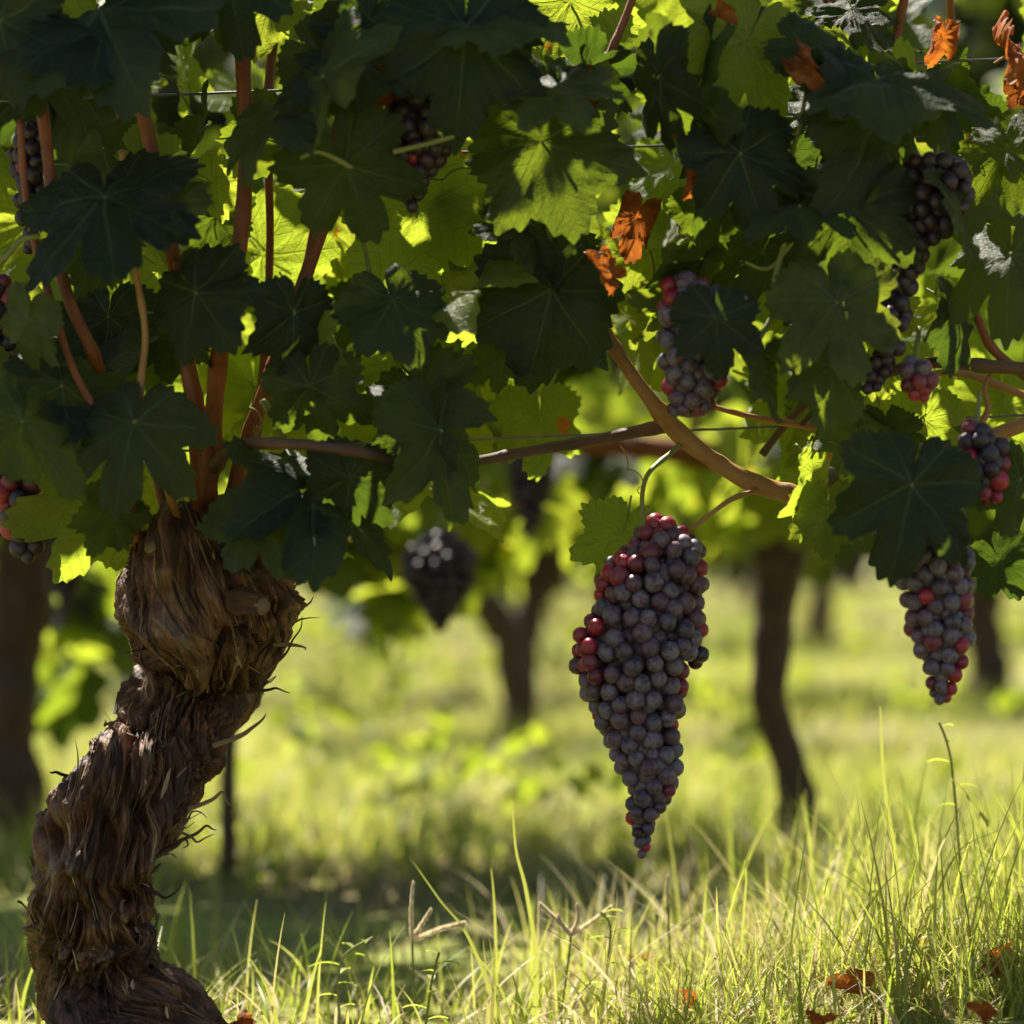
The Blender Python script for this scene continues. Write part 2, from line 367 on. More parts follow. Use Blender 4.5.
# ------------------------------------------------------------------ leaf shapes
def leaf_geo(seed, nang=240, rings=(0, .1, .22, .36, .5, .64, .77, .88, .95, 1.0), teeth=True, curl=1.0, crumple=0.0):
    g = np.random.default_rng(seed)
    th = np.arange(nang) / nang * 2 * np.pi - np.pi
    deg = np.degrees(th); ad = np.abs(deg)
    sd = g.uniform(0.0, 0.30)
    L = g.uniform(0.92, 1.06, (2, 3))
    cp = [0, 7, 17, 25.5, 35, 46, 51, 57, 68, 79.5, 92, 103, 108, 114, 132, 152, 168, 176, 180]
    rr = np.zeros(nang)
    for side in (0, 1):
        a, b, c = L[side]
        vals = [1.0, .95, .83, .76 - sd, .80, .91 * a, .96 * a, .89 * a, .77, .70 - sd * .6, .73, .81 * b, .83 * b, .80 * b, .72, .66 * c, .58, .42, .13]
        msk = (deg >= 0) if side else (deg < 0)
        rr[msk] = np.interp(ad[msk], cp, vals)
    if teeth:
        nt_ = int(g.integers(30, 38))
        ph = (deg / 360 * nt_ + g.uniform() + 0.18 * np.sin(np.radians(deg * 3))) % 1
        saw = np.where(ph < 0.62, ph / 0.62, (1 - ph) / 0.38)
        amp = 0.095 * (0.7 + 0.6 * noise(deg / 9 + 50, 0, 0, seed)) * sstep(176, 160, ad)
        tw = (saw - 0.5) * amp
    else: tw = np.zeros(nang)
    rings = np.array(rings)
    rad = rings[:, None] * rr[None] * (1 + tw[None] * rings[:, None] ** 5)
    x = rad * np.sin(th)[None]; y = rad * np.cos(th)[None]
    # nearest main vein
    va = np.radians(np.array([0, 51, -51, 108, -108, 150, -150]))
    dth = np.abs((th[:, None] - va[None] + np.pi) % (2 * np.pi) - np.pi).min(1)
    al = rad * np.cos(dth)[None]; ac = rad * np.sin(dth)[None]
    # shape in depth
    fold = g.uniform(0.02, 0.34) * curl; droop = g.uniform(0.05, 0.45) * curl; cup = g.uniform(-0.25, 0.2) * curl
    z = -fold * np.sqrt(x * x + .004) - droop * np.maximum(y, 0) ** 2 + cup * (x * x + y * y) * 0.6
    k1, k2 = g.uniform(0, 6, 2)
    z = z + 0.075 * curl * rad * np.sin(th * 3 + k1)[None] + 0.05 * curl * rad ** 2 * np.sin(th * 7 + k2)[None]
    z = z + 0.10 * np.minimum(ac, 0.16)                                   # blade bulges between the veins
    z = z + 0.11 * (noise(x * 4 + 9, y * 4 + 9, 0, seed) - .5) + 0.045 * (noise(x * 14 + 9, y * 14 + 9, 0, seed + 3) - .5)
    z = z + 0.10 * rings[:, None] ** 3 * (noise(deg[None] / 14 + 40, rings[:, None], 0, seed + 9) - .5)
    if crumple:
        a = x * (1 + 0.0); rc = 0.36 / crumple
        z = z + crumple * 0.28 * (noise(x * 4 + 5, y * 4 + 5, 0, seed + 1) - .5) + crumple * .12 * (noise(x * 11, y * 11 + 5, 0, seed + 2) - .5)
        x2 = rc * np.sin(x / rc); z = z + rc * (1 - np.cos(x / rc)) * 0.9; x = x2
        y = y * (1 - 0.18 * crumple * np.abs(np.sin(y * 2)))
    V = np.stack([x, y, z], -1)
    I = np.arange(len(rings) * nang).reshape(len(rings), nang)
    q = np.stack([I[:-1], np.roll(I, -1, 1)[:-1], np.roll(I, -1, 1)[1:], I[1:]], -1)
    q = np.delete(q, nang - 1, axis=1)                                    # petiole slit stays open
    uv = np.stack([al, ac, x, y], -1)
    return V.reshape(-1, 3), q.reshape(-1, 4)[:, ::-1], uv.reshape(-1, 4)

def petiole(mb, seed, m=1):
    g = np.random.default_rng(seed + 77)
    a = g.uniform(-0.35, 0.35); l = g.uniform(0.5, 0.9)
    tube(mb, [(0, 0.02, 0.0), (a * .2, -.15 * l, -.10), (a * .6, -.45 * l, -.30 * l), (a, -.75 * l, -.62 * l)], [.016, .014, .015, .02], 12, 7, m)

leafs = {}
for kind, mm, n, kw in (('green', M_leaf, 16, {}), ('pale', M_leafy, 6, dict(curl=0.8)), ('dry', M_dry, 5, dict(crumple=1.0, curl=1.4))):
    leafs[kind] = []
    for i in range(n):
        b = MB(); v, q, uv = leaf_geo(100 + i + hash(kind[0] == 'g') * 31 + len(kind) * 7, **kw); b.add(v, q, None, 0, uv); petiole(b, i)
        leafs[kind].append(b.mesh('leaf', [mm, M_green if kind != 'dry' else M_oran]))

def leaf_rot(tip, pitch, yaw):
    a = R(tip); t0 = np.array((math.sin(a), 0, -math.cos(a))); n0 = np.array((0, -1.0, 0))
    p = R(pitch); y = t0 * math.cos(p) + n0 * math.sin(p); z = n0 * math.cos(p) - t0 * math.sin(p)
    x = np.cross(y, z); wv = R(yaw)
    x, z = x * math.cos(wv) + z * math.sin(wv), z * math.cos(wv) - x * math.sin(wv)
    return np.stack([x, y, z], 1)

_li = [0]
def leaf(parent, px, py, size, tip=0, d=1.9, kind='green', pitch=None, yaw=None, label=None, var=None):
    g = random
    pitch = g.gauss(22, 25) if pitch is None else pitch
    yaw = g.gauss(0, 36) if yaw is None else yaw
    M = leaf_rot(tip, pitch, yaw)
    s = size / F * d / max(0.55, math.cos(R(pitch)))
    _li[0] += 1
    me = leafs[kind][(_li[0] * 7 + int(px)) % len(leafs[kind]) if var is None else var]
    o = bpy.data.objects.new('leaf', me); S.collection.objects.link(o)
    loc = P(px, py, d) - np.array(parent.location)
    m4 = Matrix.Translation(Vector(loc)) @ Matrix(M.tolist()).to_4x4() @ Matrix.Scale(s, 4)
    o.parent = parent; o.matrix_basis = m4
    if label: o['label'] = label
    return o

# low-detail leaves merged into one foliage mesh
LOW = {q: [leaf_geo(500 + i, nang=n, rings=r, teeth=t) for i in range(8)] for q, n, r, t in
       ((0, 120, (0, .25, .5, .75, .92, 1.0), True), (1, 40, (0, .4, .75, 1.0), True), (2, 18, (0, .55, 1.0), False))}
def add_leaf(mb, c, s, M, q, m=0):
    v, f, uv = LOW[q][random.randrange(8)]
    mb.add(np.asarray(c) + (v * s) @ M.T, f, None, m, uv)

# ------------------------------------------------------------------ front row: old gnarled vine on the left
D0 = 2.0
vine = empty('grapevine', P(140, 1046, D0), 'gnarled old vine with twisted peeling trunk and red canes at the left, in sharp focus', 'grapevine')
vineB = empty('grapevine', (0.80, 2.06, 0.0), 'vine rooted beyond the right edge, its orange cane and leaves reaching in', 'grapevine')
VB = np.array(vine.location); VBB = np.array(vineB.location)

tp = [(150, 1085, 88), (143, 1050, 80), (134, 1015, 66), (113, 980, 55), (100, 945, 55), (97, 910, 58), (96, 889, 58), (96, 861, 54), (103, 840, 55), (119, 805, 52), (137, 776, 49),
      (157, 746, 45), (181, 716, 43), (201, 692, 44), (212, 668, 51), (216, 645, 62), (215, 615, 74), (213, 588, 80), (212, 566, 76), (212, 548, 62), (212, 535, 40), (212, 529, 4)]
pts = [P(x, y, D0 + 0.03 + 0.025 * math.sin(i * 0.6)) for i, (x, y, r) in enumerate(tp)]
rad = [r / F * D0 for x, y, r in tp]
NU, NVV = 420, 380
p, r = resample(pts, rad, NU)
tt, NN, BB = frames(p)
s = np.concatenate([[0], np.cumsum(np.linalg.norm(np.diff(p, axis=0), axis=1))])
th = np.arange(NVV) / NVV * 2 * np.pi
sg = s[:, None]; tw = (th[None] / (2 * np.pi) + 1.15 * sg + 0.045 * np.sin(sg * 22)) % 1.0      # twisted coordinate
warp = 0.19 * (noise(tw * 4, sg * 11, 0, 21, 4) - .5) + 0.05 * (noise(tw * 10, sg * 30, 0, 22, 10) - .5) + 0.012 * (noise(tw * 30, sg * 80, 0, 23, 30) - .5)
twf = (tw + warp) % 1.0
A1 = noise(twf * 5, sg * 5, 0, 31, 5); A2 = noise(twf * 14, sg * 9, 0, 32, 14); A3 = noise(twf * 38, sg * 16, 0, 33, 38); A4 = noise(twf * 96, sg * 30, 0, 34, 96)
rid = lambda a: 1 - np.abs(2 * a - 1)
fib = noise(tw * 9, sg * 30, 3, 36, 9)
disp = 0.020 * (A1 - .5) + 0.013 * (rid(A2) - .55) + 0.0115 * (rid(A3) ** 1.6 - .45) + 0.0060 * (rid(A4) ** 1.4 - .45) * (0.5 + fib)
B1 = noise(twf * 4, sg * 7, 0, 51, 4); B2 = noise(twf * 9, sg * 14, 0, 52, 9)
disp = disp + 0.0032 * (rid(noise(tw * 22, sg * 60, 0, 61, 22)) - .5) + 0.0022 * (noise(tw * 60, sg * 200, 0, 62, 60) - .5)
disp = disp - 0.020 * sstep(.05, .0, np.abs(B1 - .5)) * sstep(.35, .6, noise(tw * 5, sg * 12, 0, 53, 5)) - 0.011 * sstep(.07, .0, np.abs(B2 - .5))
disp = disp + 0.016 * (rid(noise(th[None] / (2 * np.pi) * 5 + 0.6 * (B1 - .5), sg * 15, 0, 54, 5)) - .5)
disp = disp + 0.012 * (noise(th[None] / (2 * np.pi) * 7, sg * 34, 0, 41, 7) - .5) + 0.006 * (noise(th[None] / (2 * np.pi) * 18, sg * 80, 0, 42, 18) - .5)
disp = disp + 0.0018 * (noise(th[None] / (2 * np.pi) * 120, sg * 420, 0, 43, 120) - .5)
amp = np.minimum(1.0, r / 0.03)[:, None]
V = p[:, None] + (r[:, None] + disp * amp)[..., None] * (np.cos(th)[None, :, None] * NN[:, None] + np.sin(th)[None, :, None] * BB[:, None])
# knots, clefts and hollows at their places on the surface
def dent(px, py, rad_px, depth):
    c = P(px, py, D0 - 0.03); dd = V - c; d2 = (dd[..., 0] ** 2 + dd[..., 2] ** 2) / (rad_px / F * D0) ** 2
    wgt = np.exp(-d2) * (V[..., 1] < D0 + 0.03); V[..., 1] -= wgt * depth
for a in ((82, 866, 15, .028), (92, 895, 15, .022), (101, 930, 14, .016), (58, 870, 13, .016), (112, 838, 20, -.022), (60, 838, 15, -.018), (76, 848, 8, .012), (118, 900, 9, -.02), (74, 910, 9, -.012), (276, 622, 11, .012), (268, 632, 7, -.016), (284, 606, 8, .008),
          (190, 640, 18, .012), (222, 600, 20, .010), (160, 600, 16, -.012), (245, 575, 14, .012), (175, 570, 14, .012), (210, 552, 13, -.014), (150, 752, 14, .010), (120, 790, 10, -.012), (130, 900, 12, -.012), (148, 870, 10, .01), (200, 700, 16, -.010)):
    dent(*a)
tm = MB(); idx = np.arange(NU * NVV).reshape(NU, NVV)
q = np.stack([idx[:-1], np.roll(idx, -1, 1)[:-1], np.roll(idx, -1, 1)[1:], idx[1:]], -1).reshape(-1, 4)
uv = np.zeros((NU, NVV, 4)); uv[..., 0] = sg * 10; uv[..., 1] = np.abs(2 * tw - 1)
tm.add(V.reshape(-1, 3), q, None, 0, uv.reshape(-1, 4))
trunk = tm.build('trunk', M_bark, vine, VB)

# shreds of bark lying along the twist, some of them peeling off
sb = MB()
Nrm = np.cross(np.gradient(V, axis=1), np.gradient(V, axis=0)); Nrm /= np.linalg.norm(Nrm, axis=2)[..., None] + 1e-12
ctr = p[:, None]; sgn = np.sign(((V - ctr) * Nrm).sum(2).mean()); Nrm *= sgn
def shred(u0, v0, length, wid, lift, nseg=11, curlend=0.0):
    g = random; du = length / s[-1] * NU; pts_ = []; nr = []
    wob = g.uniform(-.6, .6); ph = g.uniform(0, 6)
    for i in range(nseg):
        f = i / (nseg - 1); u = u0 + du * (f - .5)
        if u < 1 or u > NU - 14: return
        ui = int(u); sv = s[ui]
        if i == 0: vi = int(v0) % NVV; tgt = twf[ui, vi]
        else:
            cand = (vi + np.arange(-14, 15)) % NVV
            df = np.abs((twf[ui, cand] - tgt + .5) % 1 - .5); vi = int(cand[int(np.argmin(df))])
        e = abs(2 * f - 1) ** 3
        pts_.append(V[ui, vi] + Nrm[ui, vi] * (0.0005 + lift * e * (1 if f > .5 else 0.35) + curlend * max(0, f - .55) ** 1.4 * 2))
        nr.append(Nrm[ui, vi])
    pp = np.array(pts_); nn = np.array(nr)
    for _ in range(2):
        pp[1:-1] = .5 * pp[1:-1] + .25 * (pp[:-2] + pp[2:]); nn[1:-1] = .5 * nn[1:-1] + .25 * (nn[:-2] + nn[2:])
    t = np.gradient(pp, axis=0); t /= np.linalg.norm(t, axis=1)[:, None] + 1e-9
    sd_ = np.cross(t, nn); sd_ /= np.linalg.norm(sd_, axis=1)[:, None] + 1e-9
    f = np.linspace(0, 1, nseg); wv = wid * (np.sin(np.pi * np.clip(f * .92 + .04, 0, 1)) ** .5) * (1 + .3 * np.sin(f * 9 + ph))
    rows = np.stack([pp - sd_ * wv[:, None] / 2 - nn * wv[:, None] * .15, pp + nn * wv[:, None] * .22, pp + sd_ * wv[:, None] / 2 - nn * wv[:, None] * .15], 1)
    I = np.arange(nseg * 3).reshape(nseg, 3)
    qq = np.stack([I[:-1, :-1], I[:-1, 1:], I[1:, 1:], I[1:, :-1]], -1).reshape(-1, 4)
    uv = np.zeros((nseg, 3, 4)); uv[..., 0] = f[:, None] * length * 10 + ph; uv[..., 1] = np.array((0, .1, .2))[None] + ph
    sb.add(rows.reshape(-1, 3), qq, None, 0, uv.reshape(-1, 4))
for i in range(1250):
    u0 = random.uniform(5, NU - 30)
    if u0 < NU * .36 and random.random() < .55: continue
    shred(u0, random.uniform(0, NVV), random.choice((.012, .02, .035, .06)) * random.uniform(.7, 1.4), random.choice((.0007, .0009, .0013, .0024)) * random.uniform(.7, 1.3), random.choice((0.0, .0006, .002, .005)))
for i in range(260):                      # small scales and flakes of bark
    ui, vi = int(random.uniform(8, NU - 22)), int(random.uniform(0, NVV))
    c = V[ui, vi] + Nrm[ui, vi] * random.uniform(.0004, .0022); t1 = tt[ui]; n1_ = Nrm[ui, vi]; t2 = np.cross(n1_, t1)
    l_, w_ = random.uniform(.004, .014), random.uniform(.0008, .0026); tl = random.uniform(-.5, .5); ca, sa = math.cos(tl), math.sin(tl)
    a1 = t1 * ca + t2 * sa; a2 = t2 * ca - t1 * sa; lf = random.uniform(.0, .45)
    gg = np.array([[-1, -.6], [-.4, -1], [.5, -.8], [1, -.2], [.8, .7], [.1, 1], [-.7, .6]]) * np.array([[random.uniform(.7, 1.2), random.uniform(.7, 1.2)] for _ in range(7)])
    v = np.array([c] + [c + a1 * x_ * l_ + a2 * y_ * w_ + n1_ * (max(0, x_) * l_ * lf - abs(y_) * w_ * .2) for x_, y_ in gg])
    uvf = np.zeros((8, 4)); uvf[:, 0] = s[ui] * 10; uvf[:, 1] = abs(2 * tw[ui, vi] - 1); uvf[1:, :2] += gg * .02
    sb.add(v, None, [(0, a_ + 1, (a_ + 1) % 7 + 1) for a_ in range(7)], 0, uvf)
for i in range(160):
    shred(random.uniform(60, NU - 40), random.uniform(0, NVV), random.uniform(.02, .06), random.uniform(.001, .0028), .006, curlend=random.uniform(0.0, .02))
def curl(pp, wid=5, d=D0 - 0.01):
    x0, y0 = pp[0]; x1, y1 = pp[1]; pp = ((x0 - (x1 - x0) * 1.6 - np.sign(x0 - 150) * 8, y0 - (y1 - y0) * 1.2),) + tuple(pp)
    a = [P(x, y, d - 0.003 * i) for i, (x, y) in enumerate(pp)]
    w0 = wid / F * D0
    tube(sb, a, np.linspace(w0, w0 * .2, len(a)) * .7, 18, 5, 0, rough=.9, seed=len(pp) + int(pp[0][0]))
for pp in (((285, 655), (293, 640), (301, 628), (302, 616)), ((268, 690), (276, 688), (284, 691), (290, 693)), ((240, 736), (252, 728), (262, 720), (266, 714)), ((196, 834), (206, 826), (212, 829), (216, 830)),
           ((176, 846), (184, 838), (188, 845), (183, 848)), ((155, 892), (165, 898), (176, 892), (181, 884)), ((186, 822), (192, 812), (200, 812), (207, 818)), ((146, 630), (138, 634), (136, 642), (133, 650)), ((212, 800), (222, 792), (226, 800), (230, 806)),
           ((115, 730), (108, 724), (104, 726), (106, 720)), ((64, 775), (56, 772), (52, 773), (50, 772)), ((292, 645), (300, 646), (306, 648), (304, 650)), ((170, 830), (178, 824), (186, 828), (194, 822)), ((190, 836), (197, 842), (205, 838), (214, 834))):
    curl(pp, random.uniform(2.2, 5))
sb.build('loose_bark', M_shred, vine, VB)

def stub(x0, y0, x1, y1, w_, d):
    b = MB(); tube(b, [P(x0, y0, d + .02), P((x0 + x1) / 2, (y0 + y1) / 2 + 1, d), P(x1, y1, d - .008)], np.array([w_ * 1.25, w_, w_ * .95]) / 2 / F * d, 16, 14, 0, 0, .5, int(x0))
    o = b.build('pruned_stub', M_bark, vine, VB)
    a_, c_ = P(x1, y1, d - .008), P(x1 + (x1 - x0) * .06, y1 + (y1 - y0) * .06, d - .010)
    b = MB(); tube(b, [a_, c_], [w_ * .4 / F * d, w_ * .36 / F * d], 3, 14, 0, 0, .2, 3); b.build('cut_face', M_cut, o, VB)
M_cut = stem_mat('old_pruning_cut', (0.10, 0.06, 0.035), (0.24, 0.16, 0.09), (0.38, 0.28, 0.17), 0.7, 9)
for a_ in ((262, 560, 280, 532, 30, 1.97), (168, 575, 154, 548, 24, 1.96), (250, 552, 252, 520, 22, 1.99), (236, 600, 262, 606, 22, 1.925)): stub(*a_)
# canes
def cane(parent, base, pp, wpx, m, d=D0, n=50, knots=.22, name='cane', dd=0.0, nv=12):
    b = MB(); k_ = len(pp)
    pts_ = [P(x, y, (d[i] if isinstance(d, (list, tuple)) else d + dd * i / (k_ - 1))) for i, (x, y) in enumerate(pp)]
    ws = wpx if isinstance(wpx, (list, tuple)) else [wpx] * k_
    tube(b, pts_, [w_ / 2 / F * pt[1] for w_, pt in zip(ws, pts_)], n, nv, 0, knots, .12, int(pp[0][0]) % 50)
    return b.build(name, m, parent, base)
C = [  # (points, widths, material, depth)
    ([(205, 560), (206, 500), (212, 440), (220, 350), (238, 260), (246, 150), (243, 40), (250, -120), (246, -400)], [34, 25, 22, 20, 19, 18, 18, 16, 14], M_cane, 1.985),
    ([(232, 545), (236, 490), (243, 455), (271, 376), (297, 302), (322, 230), (337, 190), (356, 90), (374, -10), (400, -220)], [26, 22, 19, 18, 16, 15, 14, 13, 13, 11], M_cane, 2.0),
    ([(268, 330), (300, 290), (318, 210), (336, 130), (360, 40), (380, -80)], [8, 11, 11, 10, 9, 9], M_cane, 2.03),
    ([(212, 545), (205, 450), (190, 370), (172, 250), (155, 168), (140, 100), (123, 25), (100, -120)], [24, 18, 17, 16, 16, 16, 15, 13], M_cane, 1.97),
    ([(175, 545), (150, 450), (108, 385), (92, 350), (62, 275), (45, 130), (26, 0), (10, -150)], [20, 15, 14, 14, 14, 15, 14, 12], M_cane, 1.96),
    ([(150, 575), (140, 548), (131, 512), (126, 490), (112, 440), (70, 360), (30, 220), (20, 120)], [24, 15, 12, 11, 10, 9, 9, 8], M_cane, 1.95),
    ([(183, 545), (180, 527), (168, 490), (155, 457), (140, 400), (145, 330), (130, 240), (122, 150)], [12, 9, 9, 8, 9, 8, 8, 7], M_oran, 1.94),
    ([(196, 570), (196, 520), (197, 480), (190, 400), (180, 330), (178, 260)], [22, 17, 15, 13, 12, 10], M_cane, 1.965),
    ([(228, 560), (250, 480), (262, 380), (270, 250), (268, 100), (280, -10), (290, -160)], [20, 12, 10, 9, 10, 12, 11], M_cane, 2.05),
    ([(110, 420), (96, 330), (105, 240), (122, 160), (118, 60), (128, -60)], [10, 11, 11, 11, 10, 9], M_cane, 2.06),
]
for pp, ws, mm, d in C: cane(vine, VB, pp, [w_ * .86 for w_ in ws], mm, [2.02, (2.02 + d) / 2, d] + [d - .05] * (len(pp) - 3) if d < 2.02 else d)
cane(vine, VB, [(214, 470), (235, 446), (290, 444), (355, 451), (405, 462), (457, 464), (520, 453), (600, 439), (667, 427), (690, 436)], [16, 12, 11, 11, 11, 11, 11, 12, 13, 10], M_dark, [2.0, 1.93, 1.86, 1.86, 1.9, 1.96, 2.0, 2.02, 2.02, 2.0], 90, .22)
# the neighbour's canes from the right
cane(vineB, VBB, [(606, 331), (616, 350), (640, 386), (680, 434), (716, 462), (755, 484), (805, 497), (850, 505), (905, 500), (955, 456), (1024, 424), (1160, 380)], [12, 13, 14, 21, 15, 21, 16, 15, 15, 15, 16, 18], M_oran, [1.99, 1.99, 1.99, 2.0, 2.0, 2.0, 2.0, 2.02, 2.04, 2.05, 2.05, 2.06], 120, .24)
cane(vineB, VBB, [(800, 425), (830, 400), (878, 376), (930, 363), (985, 366), (1040, 372), (1180, 400)], [5, 7, 9, 11, 13, 14, 16], M_dark, 1.97, 60)
cane(vineB, VBB, [(960, 290), (978, 320), (990, 345), (1012, 366), (1060, 400)], [8, 9, 9, 10, 10], M_cane, 1.98, 30)
cane(vineB, VBB, [(830, 420), (880, 395), (950, 372), (1024, 395), (1100, 420)], [5, 6, 7, 8, 9], M_oran, 2.1, 40)
cane(vineB, VBB, [(838, 240), (838, 180), (837, 116), (829, 20), (826, -80), (830, -300)], [9, 10, 11, 11, 11, 9], M_cane, 2.06)
cane(vineB, VBB, [(870, 200), (880, 120), (889, 67), (904, 0), (925, -120)], [8, 9, 10, 10, 9], M_cane, 2.08)
cane(vineB, VBB, [(952, 230), (955, 120), (952, 40), (948, -60), (950, -250)], [7, 8, 8, 8, 7], M_cane, 2.12)
cane(vineB, VBB, [(587, 102), (607, 60), (632, 0), (670, -110)], [7, 8, 8, 8], M_cane, 1.93, 30)
cane(vineB, VBB, [(582, 290), (572, 270), (562, 250), (545, 220)], [9, 9, 8, 7], M_cane, 2.0, 16)
cane(vineB, VBB, [(680, 396), (740, 414), (800, 425), (815, 428)], [4, 6, 7, 6], M_oran, 2.02, 24)
cane(vineB, VBB, [(762, 455), (785, 425), (815, 395), (850, 372)], [7, 8, 8, 8], M_dark, 2.07, 20)
cane(vineB, VBB, [(604.2, 327.5), (605, 329), (606.4, 331.6)], [8, 11, 11], M_post, 1.989, 8, 0, 'cut_end')
# thin green and yellow shoots, leaf stalks, tendrils
def shoot(parent, base, pp, ws, m=M_green, d=1.88, name='shoot'):
    cane(parent, base, pp, ws, m, d, 30, .25, name, nv=7)
shoot(vineB, VBB, [(806, 92), (800, 125), (785, 180), (788, 228), (776, 275), (774, 312), (756, 345), (752, 370)], [4, 4.5, 5, 6, 6, 6, 6, 5])
shoot(vineB, VBB, [(774, 312), (798, 309), (822, 303), (836, 300)], [5, 5, 5, 4])
shoot(vineB, VBB, [(788, 228), (797, 231), (803, 226), (808, 228)], [5, 5, 4, 3])
shoot(vineB, VBB, [(998, 365), (985, 385), (988, 410), (976, 430), (968, 448)], [4, 6, 6, 6, 5], M_oran, 1.98)
shoot(vineB, VBB, [(905, 372), (914, 388), (916, 410), (915, 440)], [5, 5, 4, 4], M_oran, 2.06)
shoot(vineB, VBB, [(797, 236), (770, 268), (745, 262)], [4, 4, 3])
shoot(vine, VB, [(300, 440), (340, 476), (382, 482), (410, 488), (424, 484)], [5, 7, 8, 7, 5], M_green, 2.0)
shoot(vine, VB, [(393, 152), (430, 143), (470, 132)], [6, 5, 4], M_green, 1.85)
shoot(vine, VB, [(-10, 270), (8, 255), (22, 240), (40, 236)], [7, 7, 6, 5], M_green, 1.87)
shoot(vine, VB, [(262, 400), (285, 440), (310, 482), (314, 490)], [6, 6, 5, 4], M_green, 1.93)
shoot(vine, VB, [(300, 158), (318, 152), (338, 160), (352, 168)], [4, 4.5, 5, 4], M_green, 1.845)
shoot(vine, VB, [(365, 190), (362, 230), (372, 290), (368, 340)], [3, 4, 4, 3], M_green, 1.95)
def tendril(parent, base, x, y, dx, dy, d=1.95, turns=2.0, wpx=2.0):
    b = MB(); pts_ = []
    for i in range(26):
        f = i / 25; rr = (1 - f) * 0 + 14 * f * (1.2 - f)
        a = turns * 2 * np.pi * f ** 1.6
        pts_.append(P(x + dx * min(1, f * 1.3) + rr * math.cos(a), y + dy * min(1, f * 1.3) + rr * math.sin(a), d + .006 * math.sin(a)))
    tube(b, pts_, np.linspace(wpx, wpx * .45, 26) / 2 / F * d, 70, 5)
    b.build('tendril', random.choice((M_green, M_oran, M_dark)), parent, base)
for a in ((620, 445, 22, 45), (700, 250, -40, 60), (930, 120, 40, 20), (820, 420, 20, 40), (650, 250, 10, 70)): tendril(vineB, VBB, *a)
for a in ((330, 200, -20, 60), (250, 380, 8, 50), (420, 180, 60, -10), (300, 60, 50, -20), (120, 60, 60, 30)): tendril(vine, VB, *a)

